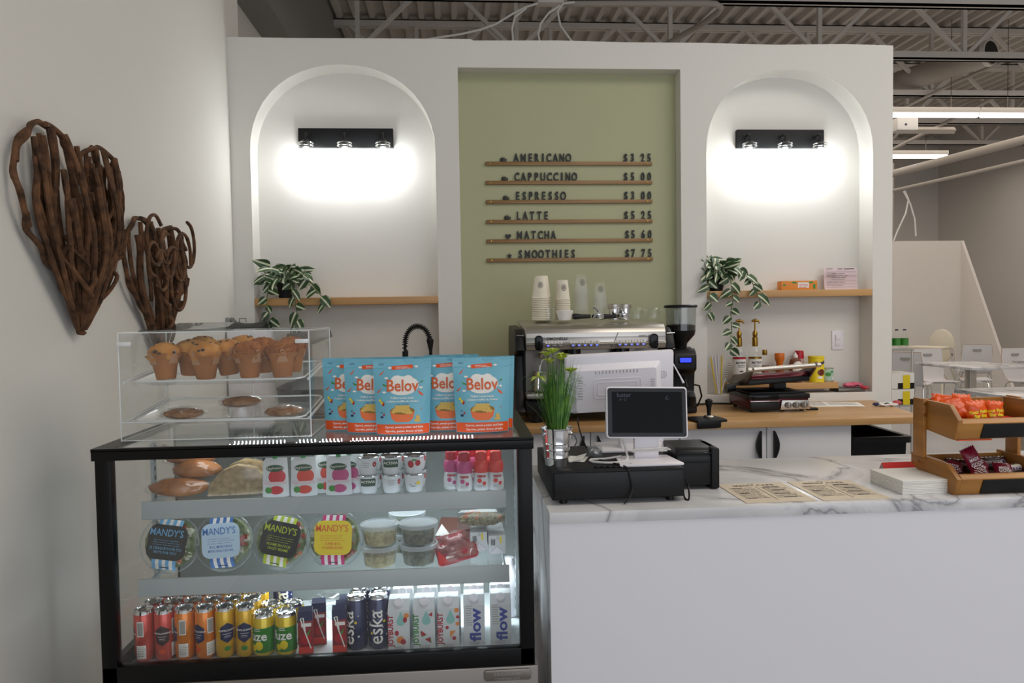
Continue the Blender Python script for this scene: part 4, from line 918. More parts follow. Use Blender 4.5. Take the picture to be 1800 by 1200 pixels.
t = thing('folded_card', 'folded card with a red face standing behind the napkins', 'card', (1.50, 2.33, .9)); MB().prism([(-.03, 0), (.0, .047), (.002, .047), (-.0285, 0)], 'x', -.11, .12).done('red_panel', 'red', t); MB().prism([(.03, 0), (.0, .047), (.0015, .047), (.0315, 0)], 'x', -.11, .12).done('rear_panel', 'red', t)
MB().prism([(-.029, .001), (.0, .046), (.029, .001)], 'x', -.109, -.108).done('grey_end', 'printlight', t)

# wooden two-tier rack
t = thing('display_rack', 'stained pine two-tier snack rack at the right end of the counter', 'rack', (1.475, 2.07, .9))
def sidebrd(x, pts_, nm='side_board'): return MB().prism(pts_, 'x', x, x+.015, bev=.0015).done(nm, 'rackwood', t)
lo = [(.0, .0), (.035, .0), (.055, .03), (.1, .036), (.14, .034), (.17, .04), (.205, .06), (.205, .092), (.07, .09), (.03, .085), (-.018, .05)]
up = [(.0, .165), (.02, .165), (.12, .175), (.178, .175), (.178, .268), (.08, .268), (.02, .266), (-.02, .225), (-.012, .19)]
for x in (-.02, .27):
    sidebrd(x, lo); sidebrd(x, up); e_ = -1 if x < 0 else 1; xa = x-.006 if x < 0 else x+.015
    p = MB().box(xa-.006, .125, .0 if x > 0 else .088, xa+.006, .178, .272, bev=.002).done('post', 'rackwood', t)
    for z in (.257, .223): MB().lathe([(.005, 0), (.004, .002), (0, .0025)], (0, 0, 0), 8, 'y').xf(Matrix.Translation((xa, .1225, z))).done('screw', 'gold', p)
MB().lathe([(.005, -.003), (.004, -.001), (0, 0)], (0, 0, 0), 8, 'x').xf(Matrix.Translation((-.0235, .16, .07))).done('screw', 'gold', t)
for z in (0, .165):
    MB().prism([(-.0, z+.001), (-.018, z+.05), (-.006, z+.062), (.004, z+.062), (.012, z+.001)], 'x', -.005, .27, bev=.0015).done('front_board', 'rackwoodx', t)
    MB().prism([(-.0025, z+.004), (-.0185, z+.048), (-.0205, z+.047), (-.0045, z+.003)], 'x', .06, .262, bev=.0003).done('price_strip', 'blackmatte', t)
    MB().box(-.005, .01, z+.008, .27, .19, z+.016).done('tray_bottom', 'rackwoodx', t)
    MB().box(-.005, .18, z+.01, .27, .19, z+.10 if z else z+.085).done('back_board', 'rackwoodx', t)
MB().box(-.005, .0, .161, .1, .03, .1645).done('orange_edge', 'snack', t)
# candy bags
def candy(loc, rot, label, w_=.085, h_=.1, m='snack', seed=0, prn=True):
    t = thing('snack_bag', label, 'snack bag', loc, rot=rot)
    def f(s):
        def g(u, v):
            x, z = (u-.5)*w_, v*h_; e = (1-(2*u-1)**4)*max(0, 1-(2*v-1)**6); b = noise.noise(Vector((u*5, v*5, seed+s)))*.004
            return (x+.002*math.sin(v*20+seed), -s*(e*.014+b*e), z+.002*math.sin(u*23+seed)*(abs(2*v-1) > .9))
        return g
    MB().grid(f(1), 14, 14).grid(f(-1), 14, 14).done('foil_pouch', m, t, smooth=60)
    if prn:
        q = lambda x, y: (x, f(1)(x/w_+.5, y/h_)[1]-.0015, y)
        text('front_lettering', 'Sour Patch', .0135, 'yellow', t, q, 0, .047, bold=.0007, rz=6, cut=.012); text('front_lettering', 'Sur des', .0135, 'yellow', t, q, 0, .034, bold=.001, rz=6, cut=.012)
        decal('white_burst', [[(-.024, .006), (-.006, .028), (.022, .018), (.025, .006)]], mat('sugar_print%d' % seed, 'd58a5c', .4), t, q, cut=.012)
    return t
RX, RZ = 1.475, 1.083
candy((1.572, 2.12, RZ+.003), (R(-14), 0, R(4)), 'front orange candy bag with its yellow lettering fully readable', .068, .088, seed=1)
candy((1.634, 2.135, RZ+.003), (R(-16), R(4), R(-10)), 'orange candy bag at the right of the front pair, half hidden', .055, .084, seed=2)
candy((1.538, 2.165, RZ+.02), (R(-35), R(-14), R(-18)), 'crumpled orange candy bag tipped against the left side board', .075, .085, seed=3, prn=False)
candy((1.512, 2.195, RZ+.045), (R(-50), R(10), R(-30)), 'orange candy bag lying across the left rear of the upper tray', .08, .075, seed=4, prn=False)
candy((1.575, 2.19, RZ+.025), (R(-16), R(5), R(8)), 'orange candy bag standing behind the two lettered ones', .07, .078, seed=5, prn=False)
t = thing('candy_packet', 'small red-orange packet lying at the back of the upper tray', 'packet', (1.69, 2.19, RZ)); MB().box(-.028, -.03, 0, .025, .03, .03, bev=.003).done('packet_body', 'red', t)
# bars
def bar(loc, rot, label, m, w_, h_, kind, seed=0):
    t = thing('snack_bar', label, 'snack bar', loc, rot=rot)
    def f(s):
        return lambda u, v: ((u-.5)*w_, -s*.012*(1-(2*u-1)**4)*max(0, 1-(2*v-1)**8)+.002*noise.noise(Vector((u*6, v*6, seed))), v*h_+.0025*(1 if int(u*16) % 2 else -1)*(abs(2*v-1) > .93))
    MB().grid(f(1), 16, 12).grid(f(-1), 16, 12).done('wrapper', m, t)
    q = lambda x, y: (x, f(1)(x/w_+.5, y/h_)[1]-.0015, y)
    if kind == 'berry':
        text('brand_lettering', 'MADE', .0125, 'offwhite', t, q, -.004, h_*.62, bold=.0002, sx=.9, cut=.015); text('brand_lettering', 'GOOD', .0145, 'offwhite', t, q, 0, h_*.48, bold=.0002, sx=.95, cut=.015)
        decal('lilac_panel', [disc(-.004, h_*.17, w_*.36, 20, h_*.13)], 'lilac', t, q, cut=.012); decal('small_print', lines(-.02, h_*.40, .02, 2, .007, .002, seed), 'offwhite', t, q)
    elif kind == 'side': text('brand_lettering', 'MADEGOOD', .012, 'offwhite', t, q, 0, h_*.45, bold=.0001, cut=.02); decal('round_mark', ring(w_*.33, h_*.5, .009, .002, 14), 'lilac', t, q)
    elif kind == 'dark':
        decal('photo_band', [rect(-w_*.4, h_*.55, w_*.4, h_*.8)], 'cream', t, q, cut=.015); decal('berry_dots', [disc(-w_*.3+i*w_*.1, h_*.5, .004, 8) for i in range(7)], 'lilac', t, lambda x, y: (x, q(x, y)[1]-.001, y)); decal('small_print', lines(-.03, h_*.3, .03, 2, .008, .002, 9), 'printlight', t, q)
    return t
B = .918
bar((1.558, 2.105, B), (R(-38), R(24), R(-14)), 'maroon wrapped bar tipped left at the front of the lower tray', 'maroon', .05, .095, 'berry', 1)
bar((1.598, 2.125, B+.005), (R(-20), R(-20), R(6)), 'maroon wrapped bar standing tallest with a pointed top', 'maroon', .052, .112, 'berry', 2)
bar((1.65, 2.10, B), (R(-40), R(6), R(-8)), 'maroon wrapped bar at the right of the maroon trio', 'maroon', .056, .075, 'berry', 3)
bar((1.512, 2.16, B), (R(-45), R(14), R(-30)), 'maroon wrapped bar half hidden beside the left rack post', 'maroon', .05, .08, 'berry', 4)
bar((1.568, 2.19, B+.022), (R(-25), R(6), R(-6)), 'dark plum bar lying behind the tall maroon one', 'plum', .10, .04, 'side', 5)
bar((1.68, 2.205, B+.022), (R(-25), R(-2), R(0)), 'long dark plum bar with white lettering at the back of the lower tray', 'plum', .11, .042, 'side', 6)
bar((1.70, 2.145, B+.016), (R(-40), R(-4), R(2)), 'upper dark chocolate bar with a pale photo band at right', 'plum', .10, .038, 'dark', 7)
bar((1.705, 2.10, B+.004), (R(-40), R(-3), R(0)), 'lowest dark chocolate bar nearest the lower front board', 'plum', .09, .036, 'dark', 8)

# ------------------------------------------------------------ dining area
M['ply'] = mat('ply_edge', 'b08a5e', .5); M['chairw'] = mat('white_laminate', 'd6d4d6', .35)
def chair_proto():
    t = thing('dining_chair', 'x', 'chair', group='white dining chairs')
    prof = [(-.2, .455), (-.21, .445), (-.19, .45), (.0, .44), (.12, .435), (.165, .45), (.19, .49), (.215, .6), (.235, .75), (.245, .87)]
    def wd(k): return (.2, .2, .21, .215, .205, .2, .2, .205, .2, .185)[k]
    m_ = MB(); rows = []
    P = [Vector((0, a, b)) for a, b in prof[1:]]
    for k, p in enumerate(P):
        tn = (P[min(k+1, len(P)-1)]-P[max(k-1, 0)]).normalized(); nn = Vector((0, -tn.z, tn.y))*.006; ww = wd(k+1)
        rows.append([m_.bm.verts.new(p+nn+Vector((x, 0, 0))) for x in (-ww, -.075, -.06, .06, .075, ww)]+[m_.bm.verts.new(p-nn+Vector((x, 0, 0))) for x in (ww, .075, .06, -.06, -.075, -ww)])
    # a hand hole is cut in the backrest between two inserted rows
    n = 12
    for a, b in zip(rows, rows[1:]):
        for i in range(n): m_.bm.faces.new((a[i], a[(i+1) % n], b[(i+1) % n], b[i]))
    m_.bm.faces.new(rows[0]); m_.bm.faces.new(rows[-1][::-1]); m_.done('seat_shell', 'chairw', t)
    MB().prism([(-.055, .80), (-.06, .785), (-.045, .765), (.045, .765), (.06, .785), (.055, .80)], 'y', .222, .254).done('hand_hole', 'printlight', t)
    MB().tube([(-.202, -.19, .444), (-.208, .1, .435), (-.2, .2, .52), (-.2, .24, .75), (-.187, .25, .87), (.187, .25, .87), (.2, .24, .75), (.2, .2, .52), (.208, .1, .435), (.202, -.19, .444)], .0035, 5).done('ply_edge', 'ply', t)
    for s in (-1, 1):
        for yy, y2 in ((-.12, -.2), (.1, .22)): MB().tube([(s*.12, yy, .43), (s*.17, yy, .43), (s*.19, (yy+y2)/2, .4), (s*.215, y2, .0)], .009, 8).done('leg', 'chrome', t)
    MB().tube([(-.17, -.12, .425), (.17, -.12, .425), (.17, .1, .425), (-.17, .1, .425)], .008, 8, closed=True).done('seat_frame', 'chrome', t)
    return t
pr = chair_proto(); first = True
for loc, rz, lb in (((6.5, 9.62, 0), -8, 'white plywood chair facing the camera behind the marble table'),
                    ((5.98, 9.35, 0), 130, 'white plywood chair seen obliquely beside the partition end'),
                    ((7.12, 9.75, 0), 62, 'white plywood chair turned sideways, right of the table foot'),
                    ((7.62, 9.35, 0), 4, 'white plywood chair cut by the right frame edge'),
                    ((8.0, 10.9, 0), 150, 'farthest white plywood chair, high at the right frame edge')):
    if first: pr.location = loc; pr.rotation_euler = (0, 0, R(rz)); pr['label'] = lb; first = False
    else: dup(pr, loc, rz, lb)
def table(cx, cy, sx, sy, rz, lb):
    t = thing('cafe_table', lb, 'table', (cx, cy, 0), rz, 'marble cafe tables'); MB().box(-sx/2, -sy/2, .72, sx/2, sy/2, .75, bev=.004).done('tabletop', 'marble', t)
    MB().box(-.045, -.045, .02, .045, .045, .72, bev=.005).done('pedestal', 'steel', t); MB().box(-.24, -.24, 0, .24, .24, .02, bev=.006).done('base_plate', 'steel', t)
table(6.22, 8.55, .8, .95, 5, 'square marble cafe table right of the partition end')
table(7.5, 8.7, .7, .7, 5, 'marble cafe table at the right frame edge')
table(4.66, 5.75, .8, .62, 4, 'nearest marble cafe table, just behind the wooden rack')
t = thing('high_chair', 'cream plastic high chair with a tray against the far partition', 'high chair', (7.62, 11.3, 0), rz=-60)
MB().box(-.26, -.4, .78, .26, -.05, .83, bev=.02).done('tray', 'cream', t); MB().box(-.18, -.1, .52, .18, .2, .57, bev=.02).done('seat', 'cream', t)
MB().prism(disc(0, .82, .2, 24, .27), 'y', .18, .24, bev=.02).done('backrest', 'cream', t)
for sx in (-1, 1):
    for sy in (-1, 1): MB().tube([(sx*.16, sy*.12, .54), (sx*.27, sy*.32, 0)], .018, 8).done('leg', 'cream', t)
t = thing('storage_shelf', 'metal shelf unit just behind the partition end', 'shelf', (4.13, 7.0, 0))
for z in (.5, 1.035): MB().box(-.24, -.2, z, .24, .2, z+.02).done('shelf_board', 'steel', t)
for sx in (-.23, .23):
    for sy in (-.19, .19): MB().cyl((sx, sy, 0), .01, 1.06, 'z', 8).done('post', 'steel', t)
for k, x in enumerate((4.34, 4.26, 4.18)):
    t = thing('water_bottle', ('right', 'middle', 'left')[k]+' clear bottle with a green label on the metal shelf', 'bottle', (x, 6.9, 1.055), group='green label bottles'); MB().open_lathe([(0, .002), (.034, .002), (.035, .01), (.035, .12), (.014, .165), (.014, .18)], (0, 0, 0), 14).done('bottle_body', 'glass', t)
    MB().open_lathe([(.0355, .03), (.0355, .1)], (0, 0, 0), 14).done('label_wrap', 'leafprint', t); MB().cyl((0, 0, .175), .015, .012, 'z', 10).done('cap', 'navy', t)
for k in range(2):
    t = thing('drink_case', ('lower', 'upper')[k]+' black and yellow carton on the metal shelf edge', 'box', (4.25, 6.9, .52+.155*k)); MB().box(-.11, -.12, 0, .115, .12, .15).done('carton', 'offwhite', t); MB().box(-.05, -.1225, .0, .115, -.12, .055).done('black_panel', 'black', t); MB().box(.0, -.1245, 0, .07, -.1225, .13).done('yellow_panel', 'yellow', t)

# ------------------------------------------------------------ twig hearts
def heart(cy, cz, w_, h_, n, label, seed, loops=0, r_=.013, dome=.1):
    rg = random.Random(seed); t = thing('twig_heart', label, 'wall decoration', (-1.25, cy, cz))
    def outline(a):
        x = math.sin(a)**3; z = (13*math.cos(a)-5*math.cos(2*a)-2*math.cos(3*a)-math.cos(4*a))/16
        return x*w_/2, (z+.1)*h_/2
    def lim(X):   # upper and lower edge of the heart at the relative width X
        X = max(-.999, min(.999, X)); a = math.asin(abs(X)**(1/3)); return outline(a)[1], outline(PI-a)[1]
    def spl(P, rr, nm='twig'):
        out = []; rad = []
        for i in range(len(P)-1):
            p0, p1, p2, p3 = P[max(i-1, 0)], P[i], P[i+1], P[min(i+2, len(P)-1)]
            for k in range(4):
                u = k/4; out.append(.5*((2*p1)+(p2-p0)*u+(2*p0-5*p1+4*p2-p3)*u*u+(3*p1-p0-3*p2+p3)*u**3)); rad.append(rr*(1+.22*noise.noise(out[-1]*30)))
        out.append(P[-1]); rad.append(rr*.8); MB().tube(out, rad, 7).done(nm, 'branch', t)
    for k in range(12):          # rim twigs follow the outline
        a0 = 2*PI*k/12+.12+rg.uniform(-.06, .06); P = []
        for j in range(7):
            a = a0+j*.12; y, z = outline(a); P.append(Vector((.022+rg.uniform(0, .02), y*rg.uniform(.975, 1.015), z*rg.uniform(.985, 1.01))))
        spl(P, r_*rg.uniform(.8, 1.05))
    for k in range(n):           # inner twigs run from the lobes down towards the tip
        X0 = ((k+.5)/n*2-1)*.9; zt, zb = lim(X0); v0 = rg.choice((0, 0, 0, .03, .08, .2, .34)); v1 = rg.choice((1, 1, .9, .75, .6)); P = []
        ph = rg.uniform(0, 6); am = rg.uniform(.03, .10); dk = rg.uniform(.05, 1.25)
        for j in range(7):
            v = v0+(v1-v0)*j/6; z = zt*.96+(-h_*.46-zt*.96)*v; 
            # the half width still free at this height
            fw = 1.0 if z > .05*h_ else max(.03, 1-((.05*h_-z)/(h_*.55))**1.15)
            x = X0*fw*w_/2*.93+am*math.sin(ph+v*7)*fw*w_*.35
            d = .028+dome*max(.1, 1-(X0*1.0)**2)*max(.1, 1-((z-.02)/(h_*.52))**2)*(dk+rg.uniform(-.08, .08))
            P.append(Vector((d, x, z)))
        spl(P, r_*rg.uniform(.7, 1.2))
    for k in range(n//3):
        x0, z0 = rg.uniform(-.28, .28)*w_, rg.uniform(-.15, .2)*h_; s = 1 if x0 < 0 else -1
        P = [Vector((.03+rg.uniform(.3, .9)*dome, x0+j*.028*s, z0-j*.04+rg.uniform(-.01, .01))) for j in range(5)]; spl(P, r_*rg.uniform(.6, .9))
    for k in range(loops):
        X0 = ((k*.38) % 1.3)-.65; zt, zb = lim(X0); z0 = zt+(zb-zt)*rg.uniform(.2, .62); q = rg.uniform(.05, .085)
        P = [Vector((.04+dome*.8, X0*w_/2+q*math.cos(a), z0+q*1.2*math.sin(a))) for a in [2*PI*i/9+k for i in range(8)]]; spl(P, r_*.75)
    return t
heart(2.50, 1.75, .67, .70, 42, 'larger brown twig heart on the left wall, nearest the camera', 4, 0, .0090, .09)
heart(3.14, 1.595, .64, .60, 18, 'smaller brown twig heart with looping vines behind the pastry case', 9, 10, .0098, .07)

# ------------------------------------------------------------ refrigerated display case
FX0, FX1, FY0, FY1 = -.956, .197, 2.0, 2.56
t = fr = thing('display_fridge', 'black-framed glass refrigerated display case with a steel base', 'display fridge', ((FX0+FX1)/2, FY0, 0)); hw = (FX1-FX0)/2
MB().box(-hw-.004, -.004, 0, hw+.008, .56, .487, bev=.003).done('steel_base', 'basesteel', t)
MB().prism(rrect(.435, .45, .565, .481, .008), 'y', -.009, -.003, bev=.0015).done('badge', 'basesteel', t); text('badge_text', 'FRIGIDAIRE', .013, 'printlight', t, onto(-.0095), .5, .465, sp=1.15); text('badge_text', 'COMMERCIAL', .010, 'printlight', t, onto(-.0095), .5, .453, sp=1.15)
for s in (-1, 1):
    MB().box(s*hw, 0, .487, s*(hw-.040), .03, 1.094, bev=.002).done('front_post', 'frame', t); MB().box(s*hw, .54, .487, s*(hw-.03), .56, 1.094).done('rear_post', 'blackgloss', t)
    MB().box(s*(hw-.004), .03, .53, s*(hw-.009), .54, 1.094).done('side_glass', 'glass', t); MB().box(s*hw, .03, .487, s*(hw-.02), .56, .53).done('side_rail', 'blackgloss', t)
    MB().box(s*(hw-.02), .30, .5, s*(hw-.028), .325, 1.08).done('shelf_standard', 'lip', t)
    m_ = MB()
    for i in range(20): m_.box(s*(hw-.0285), .309, .52+i*.028, s*(hw-.029), .316, .533+i*.028)
    m_.done('standard_slots', 'print', t)
MB().box(-hw, 0, .487, hw, .03, .536, bev=.003).done('bottom_bezel', 'frame', t)
MB().box(-hw-.006, -.006, 1.088, hw+.004, .012, 1.116, bev=.002).done('top_bezel', 'frame', t)
m_ = MB(); m_.box(-hw-.006, -.006, 1.112, -hw+.05, .56, 1.12).box(hw-.032, -.006, 1.112, hw+.004, .56, 1.12).box(-hw+.05, -.006, 1.112, hw-.032, .008, 1.12).box(-hw+.05, .52, 1.112, hw-.032, .56, 1.12); m_.done('top_border', 'frame', t)
MB().box(-hw+.05, .008, 1.117, hw-.032, .52, 1.1195).done('top_glass', 'glass', t)
MB().box(-hw+.04, .012, .536, hw-.04, .017, 1.09).done('front_glass', 'glass', t)
MB().box(-hw+.01, .535, .49, hw-.01, .545, 1.1).done('rear_panel', 'fridgein', t); MB().box(-hw+.01, .02, .484, hw-.01, .54, .4895).done('cabin_floor', mat('floor_liner', 'dfe6e8', .3), t)
MB().box(-hw+.02, .045, .489, hw-.03, .062, .503, bev=.002).done('floor_ledge', 'lip', t)
for nm, z, a, b in (('upper', .947, -.51, .51), ('lower', .728, -.525, .517)):
    l = MB().prism([(.116, z), (.125, z), (.125, z-.04), (.135, z-.052), (.13, z-.054), (.113, z-.048)], 'x', a, b, bev=.001).done('shelf_lip', 'lip', t)
    MB().box(a, .125, z-.012, b, .50, z-.007).done('glass_shelf', 'glass', t)
    for s in (-1, 1): MB().box(s*.505, .13, z-.03, s*.51, .5, z-.012).done('shelf_bracket', 'lip', t)
    MB().box(a+.06, .136, z-.03, b-.02, .142, z-.02).done('led_strip', 'led', t)
MB().box(-.25, .03, 1.102, .43, .09, 1.109).done('reflection_backing', 'blackmatte', t)  # added bar under the top glass, carries the reflected dots
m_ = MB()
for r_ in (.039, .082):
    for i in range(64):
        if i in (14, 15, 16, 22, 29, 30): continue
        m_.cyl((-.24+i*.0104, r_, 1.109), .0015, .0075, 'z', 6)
m_.done('led_reflection_dots', mat('led_reflection', 'f2f6ff', .5, emit=9), t)  # glowing dots stand in for LED reflections at the glass front edge
area('fridge_light_top', (.05, .2, 1.085), (0, 0, 0), .9, .05, .6, (.9, .97, 1), t)
area('fridge_light_middle', (.10, .30, .912), (0, 0, 0), .80, .06, .85, (.84, .95, 1), t)
area('fridge_light_lower', (.16, .31, .694), (0, 0, 0), .72, .06, 2.6, (.84, .95, 1), t)

# ---- cans
def can(name, label, rad, H, body, group):
    t = thing(name, label, 'can', group=group); n = rad*.80
    MB().lathe([(rad*.72, 0), (rad*.8, .002), (rad, .01), (rad, H-.013), (rad-.0015, H-.0105)], (0, 0, 0), 28).done('can_body', body, t)
    l = MB().lathe([(rad-.0014, H-.0105), (n+.003, H-.005), (n+.0035, H-.0008), (n+.002, H), (n-.0005, H-.0035), (n-.003, H-.0035), (0, H-.003)], (0, 0, 0), 28).done('lid', 'chrome', t)
    MB().prism(disc(0, -.003, .008, 14, .011), 'z', H-.003, H-.0015).done('pull_tab', 'steeldark', l)
    return t
cp = {}
def can_body(c): return mat('can_'+c, c, .25, .35, coat=.4)
SR, SH = .0272, .146
for nm, col in (('red', 'd0483c'), ('orange', 'e27e14'), ('yellow', 'd9a90c')):
    p = can('soda_can', nm, SR, SH, can_body(col), nm); fm = bend(SR)
    dk = 'navy' if nm != 'red' else 'plum'
    decal('dark_hexagon', [[(-.019, .058), (0, .046), (.019, .058), (.019, .092), (0, .104), (-.019, .092)]], dk, p, fm, cut=.006)
    text('brand_lettering', 'SANPELLEGRINO', .0065, 'offwhite', p, bend(SR, 0, .001), 0, .080, bold=.00012, cut=.01, res=1)
    decal('fine_print', [rect(-.012, .072, .012, .073), rect(-.008, .066, .008, .067), rect(-.01, .062, .01, .0625)], 'offwhite', p, bend(SR, 0, .001), cut=.006)
    f2 = bend(SR, 1.35); decal('nutrition_panel', [rect(-.012, .012, .014, .05), rect(-.009, .075, .009, .118)], 'offwhite', p, f2, cut=.006)
    decal('nutrition_print', lines(-.010, .044, .012, 6, .005, .0015, 2)+[rect(-.007, .078, .007, .115)], 'printlight', p, bend(SR, 1.35, .001), cut=.006)
    decal('fruit_slice', [disc(0, .03, .009, 14, .007)], 'orange' if nm == 'red' else 'leafprint' if nm == 'yellow' else 'orange', p, fm, cut=.006)
    cp[nm] = p
used = set()
def put_can(kind, x, y, z, rz, label, group):
    p = cp[kind]
    if kind in used: o = dup(p, (x, y, z), rz)
    else: used.add(kind); o = p; o.location = (x, y, z); o.rotation_euler = (0, 0, R(rz))
    o['label'] = label; o['group'] = group; return o
FZ = .4895
ang = [-78, 5, -72, -28, 28, 8]; colr = ['red', 'red', 'orange', 'orange', 'yellow', 'yellow']; side_ = ['left', 'right']*3
for r_, (y, dx, rn) in enumerate(((2.145, 0, 'front-row'), (2.205, .004, 'second-row'), (2.265, .01, 'third-row'))):
    for i in range(6):
        put_can(colr[i], -.905+dx+i*.0562, y, FZ, ang[i]+(r_*31), f'{side_[i]} {colr[i]} slim soda can of the {rn} pair', rn+' slim cans')
p = can('tea_can', 'x', .0305, .123, can_body('d3b70e'), 'x'); cp['fuze'] = p; fm = bend(.0305)
MB().open_lathe([(.0308, .014), (.0308, .085)], (0, 0, 0), 28).done('green_wrap', mat('tea_green', '2f7d28', .3, coat=.3), p)
text('brand_lettering', 'fuze', .036, 'offwhite', p, bend(.0305, 0, .0012), 0, .050, bold=.0008, sx=.95, cut=.01); decal('lemon_print', [disc(.006, .035, .011, 14, .013), disc(-.01, .028, .008, 12, .01)], 'yellow', p, bend(.0305, 0, .0009), cut=.006); decal('fine_print', lines(-.008, .082, .01, 2, .005, .002, 1), 'offwhite', p, bend(.0305, 0, .0012))
for k, (x, y, rz, lb) in enumerate(((-.573, 2.145, -22, 'left front'), (-.509, 2.145, -12, 'right front'), (-.568, 2.212, 10, 'left rear'), (-.502, 2.212, 20, 'right rear'))): put_can('fuze', x, y, FZ, rz, f'{lb} green and yellow iced tea can', 'iced tea cans')
p = can('sparkling_can', 'x', .029, .158, can_body('1c2550'), 'x'); cp['eska'] = p
text('brand_lettering', 'eska', .060, 'offwhite', p, bend(.029, 0, .0009), .014, .018, bold=.0004, sx=.95, rz=90, align='LEFT', cut=.01)
decal('dots', [disc(-.02+.013*((i*7) % 5)-.004, .02+.012*i, .0013+.0012*(i % 3), 8) for i in range(9)], 'lip', p, bend(.029, 0, .0009)); decal('lime_dots', [disc(.02, .085, .004, 10), disc(-.018, .05, .0035, 10)], 'yellow', p, bend(.029, 0, .0009))
for k, (x, y, rz, lb) in enumerate(((-.308, 2.155, -40, 'left front'), (-.246, 2.155, 0, 'right front'), (-.306, 2.218, 20, 'left rear'), (-.244, 2.218, -20, 'right rear'), (-.56, 2.33, 15, 'lone, farthest back behind the iced tea'))): put_can('eska', x, y, FZ, rz, f'{lb} tall navy sparkling water can', 'navy water cans')

# ---- juice boxes
M['juicered'] = mat('juice_red', '8c1a24', .4)
def juice(loc, rz, label, g):
    t = thing('juice_box', label, 'juice box', loc, rz, g); MB().box(-.02, -.018, 0, .02, .018, .125, bev=.001).done('carton', 'juicered', t)
    MB().box(-.0203, -.0183, .098, .0203, .0183, .1255).done('blue_top', 'navy', t); MB().prism([(-.018, .1255), (.0, .135), (.018, .1255)], 'x', -.0195, .0195).done('folded_top', 'navy', t)
    decal('fruit_print', [disc(.001, .045, .015, 16)], 'crimson', t, onto(-.0185)); decal('fruit_leaf', [[(0, .058), (.015, .075), (.008, .056)]], 'leafprint', t, onto(-.0188, .0009)); decal('brand_panel', [rect(-.012, .082, .016, .092)], 'offwhite', t, onto(-.0187)); decal('lower_band', [rect(-.0195, .004, .0195, .024)], 'coral', t, onto(-.0185))
    MB().tube([(-.014, -.0195, .106), (.014, -.0195, .018)], .0018, 6).done('straw', 'offwhite', t); MB().tube([(-.014, -.0195, .106), (-.006, -.0195, .108), (-.001, -.0195, .07)], .0018, 6).done('straw', 'offwhite', t)
    return t
j = juice((-.452, 2.14, FZ), 8, 'front juice box right of the iced tea cans', 'juice boxes left'); dup(j, (-.425, 2.2, FZ), 8, 'rear juice box right of the iced tea cans')
dup(j, (-.356, 2.14, FZ), 6, 'front juice box left of the navy water cans', 'juice boxes right'); dup(j, (-.352, 2.18, FZ), 6, 'middle juice box left of the navy water cans', 'juice boxes right'); dup(j, (-.348, 2.22, FZ), 6, 'rear juice box left of the navy water cans', 'juice boxes right')
# ---- cartons
def carton(loc, rz, label, g, word, col, art, H=.142, W=.031):
    t = thing('drink_carton', label, 'drink carton', loc, rz, g)
    b = [(-W, -W), (W, -W), (W, W), (-W, W)]; m_ = MB()
    lv = [(.0, 1), (H*.82, 1), (H, .86)]; rows = []
    for z, k in lv: rows.append([m_.bm.verts.new((x*(k if z < H else .95), y*(k if y < 0 or z < H else 1)*(1 if z < H else (.35 if y < 0 else 1)), z)) for x, y in b])
    for A, B in zip(rows, rows[1:]):
        for i in range(4): m_.bm.faces.new((A[i], A[(i+1) % 4], B[(i+1) % 4], B[i]))
    m_.bm.faces.new(rows[0][::-1]); m_.bm.faces.new(rows[-1]); m_.done('carton_body', M['cartonw'], t, smooth=0)
    c = MB().lathe([(.0135, 0), (.0135, .014), (.012, .016), (0, .016)], (0, 0, 0), 18).xf(Matrix.Translation((0, -W*.62, H*.905))@Matrix.Rotation(R(38), 4, 'X')).done('screw_cap', 'white', t)
    f = onto(-W)
    text('brand_lettering', word, .044 if word == 'flow' else .0215, col, t, f, (.018 if word == 'flow' else -.0165), .012, bold=.0014 if word == 'flow' else .0007, rz=90, align='LEFT', sx=1.25 if word == 'flow' else .92)
    if art:
        decal('drop_print', [[(.006, .113)]+[(.006+.0125*math.cos(a), .083+.0125*math.sin(a)) for a in [R(150)+i*R(240)/12 for i in range(13)]]], mat('aqua_drop', '8cc4bc', .5) if 'aqua' not in M else M['aqua'], t, f)
        decal('fruit_print', art[0], art[1], t, f); decal('fruit_print', art[2], art[3], t, onto(-W, .0009))
    else: decal('fine_print', lines(-.024, .115, -.006, 9, .007, .0022, 3), 'printlight', t, f)
    decal('base_print', lines(-.015, .008, .02, 2, .005, .0018, 4), 'printlight', t, f)
    return t
M['cartonw'] = mat('carton_white', 'd6dadc', .45); M['aqua'] = mat('aqua_print', '8cc4bc', .5); M['slice'] = mat('slice_print', 'e58b3a', .5)
carton((-.185, 2.155, FZ), 0, 'white carton with crimson lettering and a grapefruit print', 'fruit water cartons', 'JOYBURST', 'crimson', ([disc(.004, .03, .011, 14), disc(.022, .10, .008, 12)], 'slice', [disc(.012, .024, .008, 12), disc(-.006, .05, .006, 10, .008), disc(.018, .088, .006, 10, .008)], 'crimson'))
carton((-.112, 2.155, FZ), 0, 'white carton with green lettering and watermelon wedges', 'fruit water cartons', 'JOYBURST', 'leafprint', ([[(-.012, .052), (.006, .04), (-.008, .036)], [(.002, .03), (.02, .016), (.018, .034)]], 'leafprint', [[(-.010, .055), (.006, .043), (-.008, .038)], [(.002, .028), (.018, .018), (.016, .034)], [(.012, .1), (.024, .108), (.024, .094)]], 'crimson'))
carton((-.042, 2.155, FZ), 0, 'white carton with crimson lettering, cherries and orange slices', 'fruit water cartons', 'JOYBURST', 'crimson', ([[(.004, .03), (.022, .05), (.004, .05)], disc(.024, .11, .007, 12), disc(.026, .07, .006, 10)], 'slice', [disc(-.004, .06, .005, 10), disc(.016, .028, .006, 10), disc(.027, .09, .005, 10)], 'crimson'))
